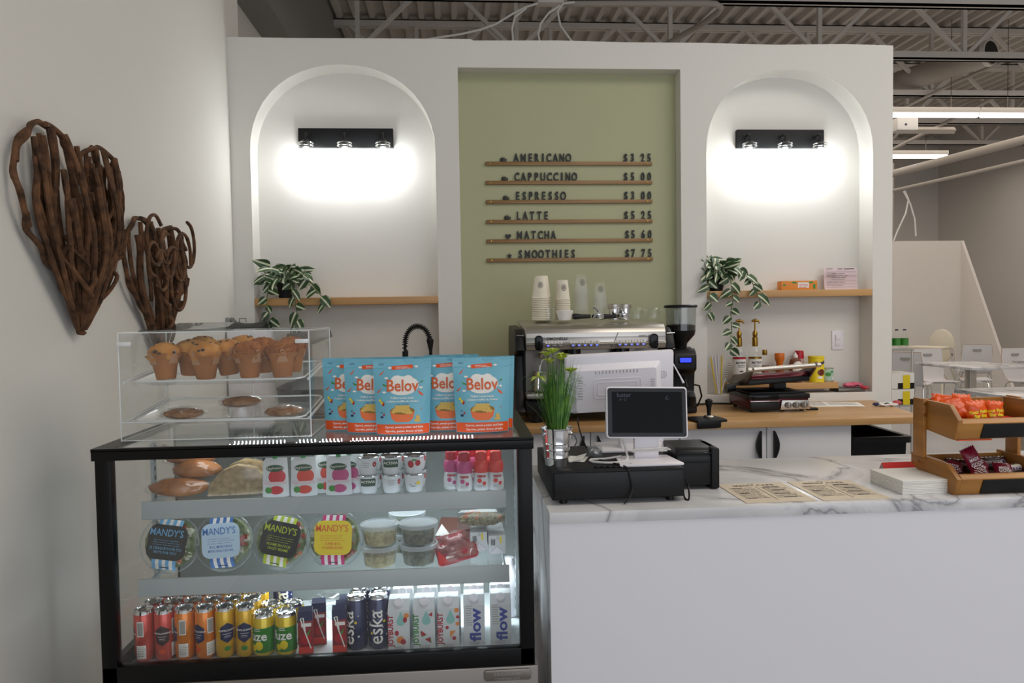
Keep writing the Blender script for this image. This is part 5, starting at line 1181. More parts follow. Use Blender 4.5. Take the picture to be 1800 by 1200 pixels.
c = carton((.033, 2.165, FZ), 0, 'left white water carton with blue script lettering', 'spring water cartons', 'flow', mat('blue_script', '2c3f9c', .45), None)
dup(c, (.112, 2.165, FZ), -2, 'right white water carton with blue script lettering', 'spring water cartons')
for k, (x, lb) in enumerate(((-.18, 'the grapefruit one'), (-.107, 'the watermelon one'), (-.037, 'the cherry one'), (.035, 'the left blue-script one'), (.115, 'the right blue-script one'))):
    dup(c, (x, 2.235, FZ), 0, 'rear white drink carton just behind '+lb, 'rear cartons')
t = thing('milk_jug_bottle', 'round white jug in the lower right rear corner of the fridge', 'bottle', (.15, 2.36, FZ)); MB().lathe([(.045, 0), (.05, .01), (.05, .1), (.03, .14), (.018, .16), (.018, .18), (0, .18)], (0, 0, 0), 22).done('jug_body', 'white', t)
t.name = 'white_jug'
t = thing('clear_bag', 'clear plastic bag lying behind the juice boxes', 'bag', (-.40, 2.38, FZ+.045)); MB().ball((0, 0, 0), .07, (1.2, .8, .62), 3, .35, 3).done('bag_body', 'film', t)

# ---- upper shelf
UZ = .9405
M['bread'] = mat('baked_crust', 'b6763a', .6, col2='8a4f1f', scale=14, bump=.3); M['seedbread'] = mat('seeded_bread', 'a89064', .7, col2='7f683f', scale=60, bump=.4)
def loaf(loc, rz, L, label, k):
    t = thing('bread_roll', label, 'bread', loc, rz, 'wrapped baguettes'); MB().ball((0, 0, .027), .03, (L/.06, 1.05, .9), 3, .12, 2, k).done('crust', 'bread', t)
    MB().ball((0, 0, .027), .0325, (L/.06, 1.08, .92), 3, .2, 5, k+3).done('cling_wrap', 'film', t)
loaf((-.815, 2.2, UZ), 3, .17, 'lowest wrapped baguette of the pile on the upper shelf', 1); loaf((-.775, 2.23, UZ+.045), -4, .14, 'middle wrapped baguette of the pile on the upper shelf', 5); loaf((-.80, 2.26, UZ+.08), 6, .15, 'top wrapped baguette, partly behind the black frame', 9)
for k, (x, y, z, rz, lb) in enumerate(((-.645, 2.19, UZ+.002, 4, 'front wedge of wrapped seeded flatbread'), (-.635, 2.235, UZ+.01, -3, 'rear wedge of wrapped seeded flatbread'))):
    t = thing('flatbread', lb, 'bread', (x, y, z), rz, 'wrapped flatbreads'); o_ = [(-.085, .0), (.08, .0), (.082, .05), (.055, .078), (.0, .09), (-.04, .075), (-.078, .035)]
    MB().prism(o_, 'y', -.014, .014, bev=.006).done('bread_half', 'seedbread', t); MB().prism([(a*1.04, b*1.05) for a, b in o_], 'y', -.017, .017, bev=.006).done('cling_wrap', 'film', t)
M['apple1'] = mat('applesauce_red', 'c0202a', .4); M['apple2'] = mat('applesauce_mango', 'cf3a24', .4); M['apple3'] = mat('applesauce_pink', 'b9477a', .4)
def pouch(loc, rz, label, m, g='fruit pouches'):
    t = thing('fruit_pouch', label, 'pouch', loc, rz, g); W, H = .038, .112
    f = lambda s: (lambda u, v: ((u-.5)*2*W*(1-.1*v), -s*(.014*(1-(2*u-1)**4)*(1-v)**.6), v*H))
    MB().grid(f(1), 8, 10).grid(f(-1), 8, 10).done('pouch_body', 'cartonw', t)
    MB().lathe([(.007, 0), (.007, .006), (.011, .008), (.011, .018), (0, .018)], (0, 0, H-.002), 14).done('spout_cap', mat('green_cap', '1f8a44', .4), t)
    q = lambda x, y: (x, f(1)(x/(2*W*(1-.1*y/H))+.5, y/H)[1]-.0008, y); q2 = lambda x, y: (x, q(x, y)[1]-.0006, y)
    decal('fruit_block', [disc(.006, .058, .024, 18, .022)], m, t, q, cut=.01); decal('band', [rect(-.032, .036, .032, .044)], 'pinkpaper', t, q2, cut=.012)
    decal('fruit_print', [disc(.004, .02, .02, 14, .012)], m, t, q, cut=.01); decal('kiwi_print', [disc(-.018, .02, .01, 12, .009)], 'leafprint', t, q2, cut=.01)
    decal('leaf_banner', [disc(-.0, .082, .025, 16, .010)], mat('dark_green_print', '1d4a2a', .5) if 'dg' not in M else M['dg'], t, q2, cut=.01); text('banner_text', 'Applesauce', .010, 'offwhite', t, lambda x, y: (x, q(x, y)[1]-.0012, y), 0, .080, rz=3, res=1)
    return t
M['dg'] = mat('dark_green_print', '1d4a2a', .5)
a = pouch((-.532, 2.165, UZ), 0, 'leftmost white fruit pouch with a red print', 'apple1'); b = pouch((-.452, 2.165, UZ), 2, 'middle white fruit pouch with an orange-red print', 'apple2'); c = pouch((-.352, 2.165, UZ), -2, 'right white fruit pouch with a pink print', 'apple3')
dup(b, (-.392, 2.20, UZ), 4, 'white fruit pouch half hidden between the middle and pink ones'); dup(c, (-.325, 2.19, UZ), -14, 'white fruit pouch fanned out behind the pink one'); dup(c, (-.318, 2.215, UZ), -22, 'white fruit pouch farthest back, left of the yogurt cups')
# yogurts
def yog(loc, rz, label, kind):
    t = thing('yogurt_cup', label, 'yogurt', loc, rz, 'foil-lidded yogurt cups'); MB().lathe([(.022, 0), (.0235, .004), (.028, .03), (.028, .044), (.031, .048), (.031, .05), (0, .05)], (0, 0, 0), 24).done('cup_body', 'cartonw', t)
    MB().lathe([(.0315, .050), (.032, .0515), (.03, .053), (0, .0525)], (0, 0, 0), 24, wob=lambda a, k: 1+.02*math.sin(a*9)).done('foil_lid', 'chrome', t); f = lambda x, y: ((.0243+.12*y+.0006)*math.sin(x/.026), -(.0243+.12*y+.0006)*math.cos(x/.026), y) if y < .03 else ((.0286)*math.sin(x/.026), -.0286*math.cos(x/.026), y)
    if kind == 'green': decal('green_panel', [rect(-.022, .022, .022, .044)], 'dg', t, f, cut=.006); text('brand_lettering', 'ACTIVIA', .0105, 'offwhite', t, lambda x, y: Vector(f(x, y))*1.02, 0, .031, bold=.0002)
    elif kind == 'berry': decal('berry_print', [disc(-.008, .03, .009, 12, .011), disc(.012, .033, .008, 12, .009)], 'crimson', t, f, cut=.006); decal('leaf_print', [disc(.002, .042, .007, 8, .003)], 'leafprint', t, f)
    elif kind == 'vanilla': decal('vanilla_print', [[(-.012, .022), (.006, .026), (.006, .028), (-.012, .024)], [(-.01, .018), (.004, .018), (.004, .02), (-.01, .02)]], 'print', t, f); decal('flower_print', [disc(.012, .028, .006, 6)], 'yellow', t, f)
    else: decal('raspberry_print', [disc(.02, .032, .006, 10, .008)], 'crimson', t, f); decal('label_print', lines(-.012, .036, .006, 3, .006, .0015, 3), 'printlight', t, f)
yk = [[('green', 0), ('plain', 10), ('vanilla', 0)], [('plain', 0), ('green', 0), ('berry', 0)]]; rn = ('left', 'middle', 'right'); kl = {'green': 'green-banded', 'plain': 'white', 'vanilla': 'vanilla', 'berry': 'strawberry'}
for lv in (0, 1):
    for i in range(3):
        k, rz = yk[lv][i]; yog((-.268+i*.0665, 2.18, UZ+.0535*lv), rz, f'{kl[k]} yogurt cup, {rn[i]} column, {"upper" if lv else "lower"} front row', k)
for lv in (0, 1):
    for i in range(3): yog((-.264+i*.0665, 2.245, UZ+.0535*lv), 20, f'second-row yogurt cup behind the {rn[i]} column, {"upper" if lv else "lower"} level', 'plain')
# drinkable yogurts
def drink(loc, rz, label, cap, sh):
    t = thing('yogurt_drink', label, 'bottle', loc, rz, 'yogurt drink bottles'); MB().lathe([(.021, 0), (.0235, .004), (.0235, .03), (.02, .05), (.023, .068), (.021, .082), (.016, .088)], (0, 0, 0), 22).done('bottle_body', 'cartonw', t)
    MB().lathe([(.017, .087), (.018, .089), (.017, .11), (.014, .113), (0, .113)], (0, 0, 0), 20).done('cap', cap, t); f = lambda x, y: (.0239*math.sin(x/.0235), -.0239*math.cos(x/.0235), y)
    MB().open_lathe([(.0213, .052), (.0234, .068), (.0214, .082), (.0175, .087)], (0, 0, 0), 22).done('sleeve_top', sh, t)
    decal('print_spot', [disc(-.006, .03, .007, 10), disc(.008, .022, .006, 10)], sh, t, f, cut=.006); text('brand_lettering', 'nano', .013, 'crimson', t, f, 0, .04, bold=.0006)
    decal('label_print', lines(-.012, .016, .012, 2, .005, .0015, 3), 'printlight', t, f); return t
a = drink((-.018, 2.165, UZ), 0, 'yogurt drink with a dark red cap, leftmost at the back', 'crimson', M['apple3']); a.location = (-.026, 2.195, UZ)
b = dup(a, (.012, 2.165, UZ), 0, 'yogurt drink with a bright red cap, nearest the glass'); dup(a, (.028, 2.23, UZ), 15, 'yogurt drink with a dark red cap behind the nearest one')
c = drink((.062, 2.17, UZ), 0, 'yogurt drink with a coral cap, second from the right', 'coral', 'coral'); dup(c, (.105, 2.17, UZ), 10, 'yogurt drink with a coral cap, rightmost'); dup(c, (.058, 2.235, UZ), 0, 'yogurt drink with a coral cap in the rear row, left'); dup(c, (.098, 2.235, UZ), 0, 'yogurt drink with a coral cap in the rear row, right'); dup(a, (-.005, 2.26, UZ), 0, 'yogurt drink with a red cap in the rear row')

# ---- middle shelf: salads
MZ = .7215
def salad(x, z, roll, label, lab, txtc, s1, s2, lines_, foods, seed, bl=None):
    t = thing('salad_bowl', label, 'salad bowl', (x, 2.188, z+.004), rot=(R(-9), R(roll), 0)); RR = .0775; t.scale = (1.07,)*3
    MB().open_lathe([(0, .055), (.045, .055), (.055, .05), (.072, .008), (RR, .004), (RR+.002, 0), (RR, -.002)], (0, 0, 0), 36).xf(Matrix.Rotation(R(90), 4, 'X')@Matrix.Scale(-1, 4, (0, 0, 1))).done('bowl', 'acryl', t)
    MB().open_lathe([(RR+.002, 0), (RR+.001, .005), (.066, .009), (.06, .022), (.04, .027), (0, .028)], (0, 0, 0), 36).xf(Matrix.Rotation(R(90), 4, 'X')).done('lid', 'acryl', t)
    MB().tube([((RR)*math.cos(2*PI*i/36), -.001, RR*math.sin(2*PI*i/36)) for i in range(36)], .0022, 6, closed=True).done('rim', 'frost', t)
    rg = random.Random(seed)
    for fi, (fm_, a0, a1) in enumerate(foods):
        m_ = MB()
        for k in range(46):
            a = R(rg.uniform(a0, a1)); r_ = math.sqrt(rg.uniform(.02, 1))*.062; s = rg.uniform(.004, .0095)
            if rg.random() < .5: m_.ball((r_*math.cos(a), rg.uniform(-.004, .02), r_*math.sin(a)), s, (1, .7, rg.uniform(.5, 1.2)), 1, .4, 3, k)
            else: b2 = MB().box(-s*.8, -s*.6, -s*.8, s*.8, s*.6, s*.8); mx_ = Matrix.Translation((r_*math.cos(a), rg.uniform(-.004, .016), r_*math.sin(a)))@Matrix.Rotation(rg.uniform(0, 3), 4, 'Y')@Matrix.Rotation(rg.uniform(0, 3), 4, 'X'); m_.merge(b2.bm, mx_)
        o = m_.done('salad_filling', fm_, t, smooth=0); o['kind'] = 'stuff'
    MB().lathe([(0, .03), (.064, .03), (.066, .0)], (0, 0, 0), 24).xf(Matrix.Rotation(R(-90), 4, 'X')).done('greens_base', mat('salad_greens%d' % seed, '83905a', .7, col2='56653a', scale=60), t)
    f = lambda x, y: (x, -.0295, y); g = lambda x, y: (x, -.0305, y)
    for i in range(7):
        for sgn, nm_ in ((1, 'upper'), (-1, 'lower')):
            x0 = -.031+i*.00886; MB().box(x0, -.0295, 0, x0+.00886, -.0285, .02).bm.free()
            decal('sleeve_stripe', [[(x0, sgn*.03), (x0+.00886, sgn*.03), (x0+.00886, sgn*.066), (x0, sgn*.066)]], s1 if i % 2 == 0 else s2, t, lambda x, y: (x, -.0292 if abs(y) < .045 else -.0292+(abs(y)-.045)*.75, y), cut=.02)
    MB().prism(rrect(-.050, -.038, .050, .053, .022), 'y', -.0301, -.0293).done('label_card', lab, t)
    text('brand_lettering', "MANDY'S", .026, txtc, t, g, -.004, .024, bold=.00015, sx=.8)
    decal('label_border', [[p for p in q] for q in ring(0, 0, .0, .0)] if 0 else lines(-.035, .012, .035, 3, .006, .0008, seed), bl or txtc, t, g)
    for i, l in enumerate(lines_): text('label_text', l, .0098, txtc, t, g, 0, -.012-.0105*i, bold=.0001, sx=.85, res=1)
    decal('sleeve_slot', [rect(-.012, -.061, .012, -.056)], 'black', t, lambda x, y: (x, -.019, y))
    return t
M['lblack'] = mat('charcoal_card', '262a28', .6); M['lblue'] = mat('pale_blue_card', 'bcd6ea', .6); M['skyb'] = mat('sky_stripe', '6fb0dc', .5); M['royal'] = mat('royal_stripe', '3c74bd', .5); M['lime'] = mat('lime_stripe', 'b7c62a', .5)
M['radish'] = mat('pale_food', 'd8d6c0', .6, var=.2, scale=60); M['tomato'] = mat('tomato_food', 'b3402c', .4, var=.3, scale=60); M['carrot'] = mat('carrot_food', 'cf6a2a', .5, var=.2, scale=60); M['onion'] = mat('purple_food', '6d5468', .5, var=.2, scale=60); M['cucumber'] = mat('green_food', '7c9450', .5, var=.3, scale=60); M['chick'] = mat('chickpea_food', 'b08850', .6, var=.3, scale=60)
salad(-.842, .802, 9, 'first salad bowl from the left with a charcoal label and sky blue stripes', 'lblack', 'skyb', 'skyb', 'offwhite', ['JE CRAQUE POUR TOI', 'NUTS FOR YOU'], [('radish', -60, 50), ('tomato', 40, 110), ('cucumber', 110, 230), ('carrot', 230, 310)], 1)
salad(-.689, .802, -3, 'second salad bowl with a pale blue label and blue stripes', 'lblue', 'royal', 'royal', 'offwhite', ['BOL MYKONOS', 'MYKONOS BOWL'], [('radish', -70, 30), ('cucumber', 100, 180), ('onion', 180, 280), ('tomato', -20, 10)], 2)
salad(-.526, .80, 14, 'third salad bowl with a dark label and lime stripes', 'lblack', 'lime', 'lime', 'offwhite', ['SESAME EN FOLIE', 'CRAZY SESAME'], [('carrot', -110, -10), ('radish', 100, 200), ('tomato', -10, 60), ('cucumber', 190, 260)], 3)
salad(-.372, .798, 2, 'fourth salad bowl with a yellow label and magenta stripes', 'yellow', 'orange', 'pinkp', 'offwhite', ['SUPER BOL', 'POWER BOWL'], [('chick', -60, 40), ('radish', 130, 230), ('tomato', -80, -30), ('onion', 60, 120)], 4)
def tub(loc, label, fm_, g, seed):
    t = thing('deli_tub', label, 'tub', loc, group=g); MB().open_lathe([(0, .001), (.042, .001), (.045, .004), (.052, .05), (.055, .054), (.055, .058)], (0, 0, 0), 32).done('tub_body', 'frost', t)
    MB().open_lathe([(.057, .050), (.0575, .060), (.052, .062), (.049, .058), (0, .057)], (0, 0, 0), 32).done('lid', 'frostlid', t)
    MB().lathe([(.0435, .003), (.0485, .034), (.03, .041), (0, .042)], (0, 0, 0), 26, wob=lambda a, k: 1+.015*math.sin(a*7+seed)).done('tub_filling', fm_, t)
M['frostlid'] = clear('frosted_lid', (240, 243, 244), base=.03, rough=.3, fog=.42, fogcol=(222, 230, 234))
M['rice'] = mat('potato_salad', 'd2c189', .7, col2='9a8a50', scale=70, bump=.6, bscale=120); M['herb'] = mat('herb_salad', '6f6e3f', .7, col2='2c3320', scale=90, bump=.7, bscale=150)
tub((-.242, 2.19, MZ), 'lower frosted tub of pale salad, front left', 'rice', 'frosted deli tubs', 1); tub((-.24, 2.19, MZ+.0625), 'upper frosted tub of pale salad, front left', 'rice', 'frosted deli tubs', 2)
tub((-.127, 2.19, MZ), 'lower frosted tub of green herb salad, front right', 'herb', 'frosted deli tubs', 3); tub((-.127, 2.19, MZ+.0625), 'upper frosted tub of green herb salad, front right', 'herb', 'frosted deli tubs', 4)
tub((-.168, 2.31, MZ), 'lower frosted tub of the rear pair', 'herb', 'frosted deli tubs', 5); tub((-.168, 2.31, MZ+.0625), 'upper frosted tub of the rear pair', 'herb', 'frosted deli tubs', 6)
t = thing('cured_meat_pack', 'vacuum pack of red cured meat beside the herb salad tubs', 'meat pack', (-.018, 2.22, MZ+.03), rot=(R(40), R(-12), R(8)))
MB().prism(rrect(-.062, -.05, .062, .05, .012), 'z', 0, .008, bev=.003).done('tray', 'crimson', t); MB().grid(lambda u, v: ((u-.5)*.115, (v-.5)*.09, .01+.008*noise.noise(Vector((u*5, v*5, 2)))), 14, 12).done('meat_slices', mat('ham', 'a5534a', .35, col2='7b2f2c', scale=30), t); MB().grid(lambda u, v: ((u-.5)*.13, (v-.5)*.105, .014+.012*noise.noise(Vector((u*5, v*5, 2)))), 16, 12).done('clear_film', 'film', t)
MB().prism([(-.062, -.05), (-.03, -.05), (-.055, .0)], 'z', .0165, .0175).done('red_corner', 'red', t)
t = thing('meat_sleeve', 'dark wrapped meat packet under the clear salad box', 'meat pack', (-.005, 2.32, MZ+.05), rot=(R(20), 0, R(-10))); MB().box(-.07, -.04, 0, .06, .06, .012, bev=.003).done('packet_body', mat('brown_pack', '6d4438', .4), t); MB().prism([(-.07, -.04), (-.02, -.04), (-.06, .02)], 'z', .0125, .0135).done('packet_label', 'offwhite', t)
for k, (x, z_, lb) in enumerate(((.052, .742, 'left'), (.108, .735, 'right'))):
    t = thing('milk_carton', f'{lb} white milk carton lying with its folded end toward the glass', 'carton', (x, 2.22, MZ+.008+.012*(1-k)), rz=-2+3*k)
    MB().box(-.026, 0, 0, .026, .16, .055, bev=.001).done('carton_body', 'cartonw', t); MB().prism([(-.024, .001), (.024, .001), (.0, .022)], 'y', -.004, .001).done('folded_end', 'white', t)
    m_ = MB()
    for i in range(3): m_.box(-.018+i*.0045, -.0015, .026, -.0155+i*.0045, 0, .044)
    m_.done('barcode', 'print', t); decal('colour_marks', [rect(.008, .032, .014, .052)], 'yellow', t, onto(0, .001)); decal('fold_print', lines(-.002, .05, .006, 2, .005, .0012, 1), 'print', t, onto(0, .001))
t = thing('clamshell_salad', 'clear box of tabbouleh lying on top of the milk cartons', 'salad box', (.065, 2.25, MZ+.09), rz=-4)
MB().prism(rrect(-.075, -.05, .075, .06, .02), 'z', 0, .05, bev=.004).done('clear_box', 'film', t); m_ = MB(); rg = random.Random(8)
o = MB().ball((0, 0, .018), .055, (1.25, .85, .32), 3, .3, 4).done('tabbouleh', mat('tabbouleh', '8d8258', .7, col2='4d4a28', scale=110, bump=.7, bscale=160), t); o['kind'] = 'stuff'
for k in range(14): m_.box(*(lambda x, y: (x, y, .028, x+.008, y+.004, .036))(rg.uniform(-.06, .05), rg.uniform(-.05, .03)))
o = m_.done('carrot_bits', 'carrot', t); o['kind'] = 'stuff'

# ------------------------------------------------------------ acrylic pastry case on the fridge
TOP = 1.121
t = thing('pastry_case', 'clear acrylic two-tier pastry case on top of the display fridge', 'pastry case', (-.672, 2.1, TOP)); w2 = .257; D = .335; Hc = .297
MB().box(-w2, -.002, 0, w2, .002, Hc).xf(Matrix.Shear('XY', 4, (0, 0))).done('front_door', 'acryl', t)
MB().box(-w2, .0, Hc, w2, D, Hc+.004).done('top_sheet', 'acryl', t); MB().box(-w2, .0, 0, w2, D, .004).done('base_sheet', 'acryl', t)
MB().box(-w2, D-.004, 0, w2, D, Hc).done('rear_sheet', 'acryl', t)
for s in (-1, 1):
    MB().box(s*w2, 0, 0, s*(w2-.004), D, Hc).done('side_sheet', 'acryl', t)
    for a, b in (((s*w2, 0, 0), (s*w2, 0, Hc)), ((s*w2, D, 0), (s*w2, D, Hc)), ((s*w2, 0, Hc+.002), (s*w2, D, Hc+.002)), ((s*w2, 0, .002), (s*w2, D, .002))): MB().tube([a, b], .0017, 6).done('sheet_edge', 'acryledge', t)
    MB().box(s*w2*.86, -.012, Hc-.034, s*w2, .0, Hc-.022, bev=.002).done('hinge', 'acryledge', t)
for y, z in ((0, 0), (0, Hc), (D, Hc), (D, 0), (0, .05)): MB().tube([(-w2, y, z+.002), (w2, y, z+.002)], .0016, 6).done('sheet_edge', 'acryledge', t)
MB().prism([(.06, Hc+.004), (D, Hc+.004), (D+.03, Hc+.022), (D+.028, Hc+.025), (D-.04, Hc+.012), (.06, Hc+.008)], 'x', -w2+.03, -.05).done('rear_grip', 'smoke', t)
MB().tube([(.01, D-.002, 0), (.01, D-.002, Hc)], .002, 6).done('door_seam', 'acryledge', t)
def tray(z):
    q = thing('clear_tray', 'x', 'tray', (-.672, 2.1, TOP+z), group='acrylic pastry trays'); tz = lambda y: (y/.33)*.03
    rim = [(x, y, tz(y)) for x, y in rrect(-.235, .012, .235, .325, .035, 5)]; inr = [(x, y, tz(y)-.014) for x, y in rrect(-.205, .03, .205, .30, .03, 5)]
    m_ = MB(); A = [m_.bm.verts.new(p) for p in rim]; B = [m_.bm.verts.new(p) for p in inr]
    for i in range(len(A)): m_.bm.faces.new((A[i], A[(i+1) % len(A)], B[(i+1) % len(A)], B[i]))
    m_.bm.faces.new(B); m_.done('tray_sheet', 'acryl', q, recalc=False); MB().tube(rim, .0028, 6, closed=True).done('tray_rim', 'acryledge', q)
    for s in (-1, 1): MB().tube([(s*.25, .012, 0), (s*.25, .325, .03)], .004, 6).done('side_runner', 'acryledge', q)
    return q
tray(.162)['label'] = 'upper clear tray holding the muffins'; tray(.052)['label'] = 'lower clear tray holding the wrapped cookies'
# muffins
M['mufcup'] = mat('tulip_paper', 'b5733c', .65, var=.2, scale=10); M['mufwhite'] = mat('tulip_paper_fold', 'b98c6a', .65); M['muftop'] = mat('muffin_top', 'dba04f', .7, col2='b8732c', scale=18, bump=.5, bscale=70); M['crumb'] = mat('crumble', 'b26c2e', .8, col2='8d5020', scale=30); M['blueb'] = mat('blueberry', '23202c', .45)
def muffin(kind, seed):
    t = thing('blueberry_muffin' if kind == 'b' else 'crumb_muffin', 'x', 'muffin'); rg = random.Random(seed)
    MB().open_lathe([(0, .001), (.024, .001), (.026, .004), (.033, .042), (.039, .058), (.047, .072)], (0, 0, 0), 32, wob=lambda a, k: 1+(.015*math.sin(a*12) if k < 4 else (.05 if k == 4 else .12)*math.sin(a*4+seed))).done('paper_cup', 'mufcup', t)
    m_ = MB()
    for k in range(4):
        a = k*PI/2+seed; c = Vector((math.cos(a), math.sin(a), 0)); e = Vector((-math.sin(a), math.cos(a), 0)); V_ = [m_.bm.verts.new(p) for p in (c*.0345-e*.016+Vector((0, 0, .045)), c*.0345+e*.016+Vector((0, 0, .045)), c*.0475+e*.004+Vector((0, 0, .083)), c*.0475-e*.004+Vector((0, 0, .083)))]; m_.bm.faces.new(V_)
    m_.done('paper_point', 'mufwhite', t, recalc=False); top = MB().ball((0, 0, .074), .0435, (1, 1, .76), 3, .16, 3, seed).done('muffin_top', 'muftop' if kind == 'b' else 'crumb', t)
    m_ = MB()
    for k in range(9 if kind == 'b' else 190):
        a = rg.uniform(0, 2*PI); e = math.acos(rg.uniform(.05, 1)); s = rg.uniform(.0055, .0075) if kind == 'b' else rg.uniform(.002, .0048)
        p = (.045*math.sin(e)*math.cos(a), .045*math.sin(e)*math.sin(a), .072+.0325*math.cos(e)); m_.ball(p, s, (1, 1, .7), 1, .3 if kind != 'b' else 0, 3, k)
    o = m_.done('blueberries' if kind == 'b' else 'crumbs', 'blueb' if kind == 'b' else 'crumb', t, smooth=60); o['kind'] = 'stuff'
    return t
MTZ = TOP+.156
A = muffin('b', 1)
for k, (x, y, lb) in enumerate(((-.832, 2.175, 'blueberry muffin at the front left corner of the upper tray'), (-.79, 2.245, 'blueberry muffin just behind the front left one'), (-.775, 2.33, 'blueberry muffin at the back left of the upper tray'), (-.722, 2.175, 'blueberry muffin second from the left in the front row'), (-.675, 2.24, 'blueberry muffin behind the second front one'), (-.655, 2.33, 'blueberry muffin at the back centre of the upper tray'))):
    o = A if k == 0 else dup(A); o.location = (x, y, MTZ+(y-2.1)*.085); o.rotation_euler = (R(rnd.uniform(-5, 5)), R(rnd.uniform(-5, 5)), k*1.1); o.scale = (1.0, 1.0, 1.0); o['label'] = lb; o['group'] = 'blueberry muffins'
A = muffin('c', 2)
for k, (x, y, lb) in enumerate(((-.60, 2.18, 'crumb-topped muffin third from the left in the front row'), (-.585, 2.27, 'crumb-topped muffin behind the third front one'), (-.507, 2.18, 'crumb-topped muffin at the front right corner of the upper tray'), (-.50, 2.27, 'crumb-topped muffin behind the front right one'))):
    o = A if k == 0 else dup(A); o.location = (x, y, MTZ+(y-2.1)*.085); o.rotation_euler = (0, R(rnd.uniform(-4, 4)), k*1.3+.4); o['label'] = lb; o['group'] = 'crumb muffins'
def cookie(loc, label, r_, seed, base=None):
    t = thing('wrapped_cookie', label, 'cookie', loc, group='wrapped oat cookies'); MB().ball((0, 0, .012), r_, (1, 1, .27), 3, .12, 5, seed).done('cookie', mat('oat_cookie%d' % seed, 'ad7a48', .8, col2='6e4322', scale=45, bump=.6, bscale=90), t)
    MB().ball((0, 0, .013), r_*1.05, (1.05, 1.02, .33), 3, .25, 6, seed+2).done('clear_wrapper', 'film', t)
    if base: MB().open_lathe([(0, .0), (r_*.95, 0), (r_, -.03), (r_*.8, -.034)], (0, 0, 0), 24).done('clear_cup', 'film', t)
LTZ = TOP+.043
cookie((-.792, 2.19, LTZ+.008), 'wrapped cookie at the left of the lower tray', .055, 1); cookie((-.637, 2.215, LTZ+.036), 'wrapped cookie raised on a clear cup at the centre of the lower tray', .054, 2, True); cookie((-.508, 2.19, LTZ+.008), 'wrapped cookie at the right of the lower tray', .055, 3)

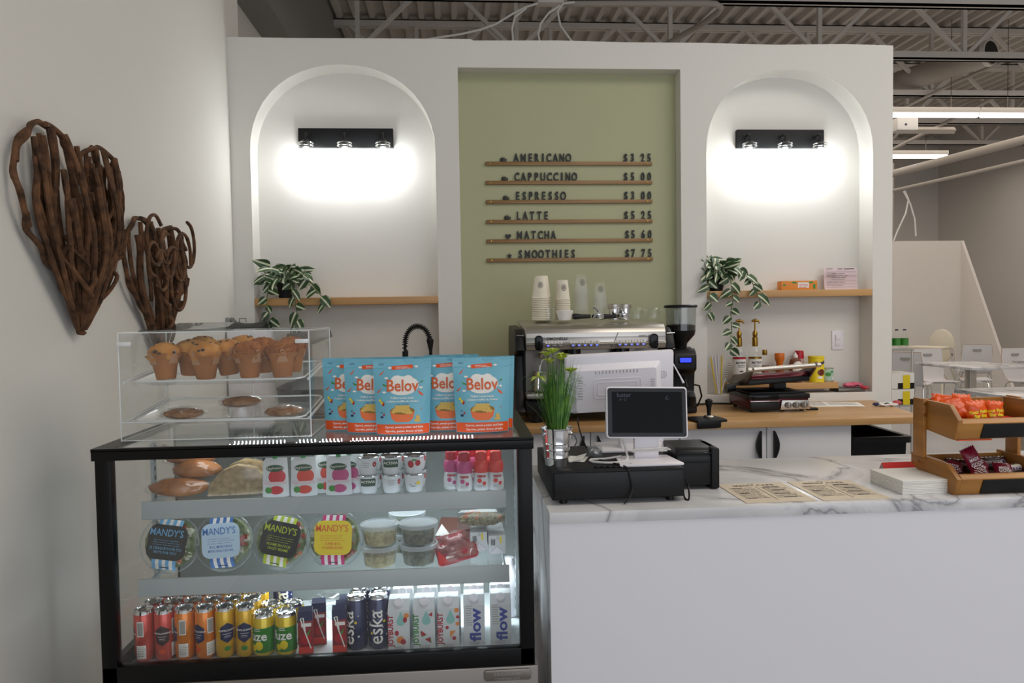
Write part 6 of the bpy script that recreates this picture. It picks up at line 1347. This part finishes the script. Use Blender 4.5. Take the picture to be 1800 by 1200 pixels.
# ------------------------------------------------------------ blue snack pouches
def bag_proto():
    t = thing('snack_pouch', 'x', 'snack pouch'); W, H = .166, .212
    def prof(u, v):
        x = (u-.5)*W*(1-.10*(1-v)*(1 if 1 else 0)); e = (1-(2*u-1)**6)*.0+(1-abs(2*u-1)**3.2); th = .028*max(0, 1-v*1.12)**.75*e+.0012*(v < .93)
        return x, th+.0016*e*noise.noise(Vector((u*4, v*5, 1))), v*H
    def f(s):
        def g(u, v): x, th, z = prof(u, v); return (x, -s*th, z+.012*(1-v)*abs(2*u-1)**3*0)
        return g
    MB().grid(f(1), 22, 26).grid(f(-1), 22, 26).done('foil_pouch', 'belov', t, smooth=60)
    def q(off):
        def g(x, y):
            v = max(0, min(1, y/H)); Wv = W*(1-.10*(1-v)); u = max(0, min(1, x/Wv+.5)); return (x, -prof(u, v)[1]-off, y)
        return g
    wb = W*.45-.0012
    decal('orange_band', [[(-wb, .001), (wb, .001), (wb+.001, .028), (-wb-.001, .028)]], 'orange', t, q(.0007), cut=.008)
    text('flavour_text', 'Carrot, sweet potato and kale', .0088, 'offwhite', t, q(.0016), .004, .0175, bold=.0002, res=1, cut=.02); text('flavour_text', 'Carotte, patate douce et kale', .0088, 'offwhite', t, q(.0016), .004, .0065, bold=.0002, res=1, cut=.02)
    decal('ribbon', [[(-.03, .192), (.03, .196), (.031, .185), (-.029, .181)]], 'orange', t, q(.0007), cut=.02); decal('ribbon_print', lines(-.018, .1885, .024, 2, .0035, .0012, 2), 'offwhite', t, q(.0014))
    cl = [(a_*1.38, .138+(b_-.138)*1.45, rx_*1.35, ry_*1.3) for a_, b_, rx_, ry_ in [(0, .138, .023, .019), (-.018, .137, .014, .015), (.019, .138, .015, .015), (-.01, .148, .013, .010), (.012, .149, .011, .009), (.0, .128, .026, .011)]]
    for i, (a, b, rx, ry) in enumerate(cl): decal('logo_cloud', [disc(a, b, rx, 20, ry)], 'offwhite', t, q(.0008+.00005*i), cut=.01)
    text('brand_lettering', 'Belov', .047, mat('logo_orange', 'd8612a', .5), t, q(.0018), 0, .121, bold=.0008, sx=.86, cut=.012)
    text('snack_text', 'Puffed cereal snack', .0085, 'offwhite', t, q(.0014), 0, .099, bold=.0002, res=1, cut=.02); text('snack_text', 'Collation soufflée de céréales', .0075, 'offwhite', t, q(.0014), 0, .090, bold=.0002, res=1, cut=.02); text('snack_text', 'Organic - Biologique', .0048, 'navy', t, q(.0014), 0, .083, res=1)
    decal('bowl_print', [[(-.035, .066), (.035, .066), (.030, .044), (.018, .034), (-.018, .034), (-.030, .044)]], mat('bowl_orange', 'e9733a', .5), t, q(.0009), cut=.01)
    decal('puff_print', [disc(0, .066, .034, 20, .011)], mat('puff_shade', '8f6f28', .6), t, q(.0011), cut=.01)
    m1 = mat('puff_yellow', 'd7b45c', .6); decal('puff_print', [disc(-.025+.0095*(i % 6)+(.004 if i > 5 else 0), .063+.0065*(i//6)+.003*math.sin(i), .0062, 9, .005) for i in range(11)]+[disc(-.015+.01*i, .077, .006, 9, .0045) for i in range(4)], m1, t, q(.0014)); decal('puff_print', [disc(.042, .038, .010, 10, .005), disc(.043, .047, .006, 10, .006)], m1, t, q(.0012), cut=.01)
    decal('carrot_print', [[(-.056+a, .176+b), (-.050+a, .182+b), (-.058+a, .168+b), (-.066+a, .166+b)] for a, b in ((0, 0), (-.008, -.05))]+[[(.044, .124), (.058, .112), (.060, .106), (.048, .112)], [(.05, .076), (.056, .066), (.052, .07)]], 'orange', t, q(.0009))
    decal('leaf_print', [[(-.058, .143), (-.044, .138), (-.042, .134), (-.052, .136)], [(.05, .145), (.058, .151), (.06, .149), (.053, .143)]], 'leafprint', t, q(.0009))
    decal('cloud_print', [disc(a, b, .0055, 10, .003) for a, b in ((-.045, .158), (-.051, .118), (.053, .13), (-.035, .187), (.04, .19))], 'offwhite', t, q(.0009)); decal('side_marks', [disc(-.063, .095, .004, 8), disc(-.058, .088, .004, 8)], 'yellow', t, q(.0009)); decal('side_marks', [disc(-.054, .085, .004, 8, .006), disc(-.052, .055, .003, 8)], 'crimson', t, q(.0009)); decal('corner_print', [rect(-.066, .198, -.052, .199), rect(-.066, .1955, -.052, .1965), rect(-.062, .06, -.056, .062), rect(-.062, .045, -.054, .051)], 'navy', t, q(.0009))
    MB().tube([(-.078, -.0018, .186), (.078, -.0018, .186)], .0008, 5).done('zip_seam', 'belov', t)
    return t
p = bag_proto()
for k, (x, y, rz, tl, lb) in enumerate(((-.160, 2.118, 0, 3, 'front centre blue snack pouch, nearest the edge'), (.066, 2.118, 2, 2, 'front blue snack pouch at the right end'), (.083, 2.175, 0, 1, 'blue snack pouch hidden behind the right end one'),
        (-.035, 2.172, 0, 2, 'blue snack pouch between the front centre and right end ones'), (-.250, 2.165, -2, 3, 'second blue snack pouch from the left'), (-.322, 2.222, -2, 3, 'leftmost blue snack pouch'),
        (-.19, 2.235, 0, 0, 'rear blue snack pouch behind the second from the left'), (-.06, 2.235, 0, 0, 'rear blue snack pouch behind the middle'), (-.02, 2.30, 0, 0, 'farthest blue snack pouch, only its top edge showing'))):
    o = p if k == 0 else dup(p); o.location = (x, y, TOP); o.rotation_euler = (R(-tl), 0, R(rz)); o['label'] = lb; o['group'] = 'blue snack pouches'
S.cycles.transparent_max_bounces = 32
bpy.context.view_layer.update()
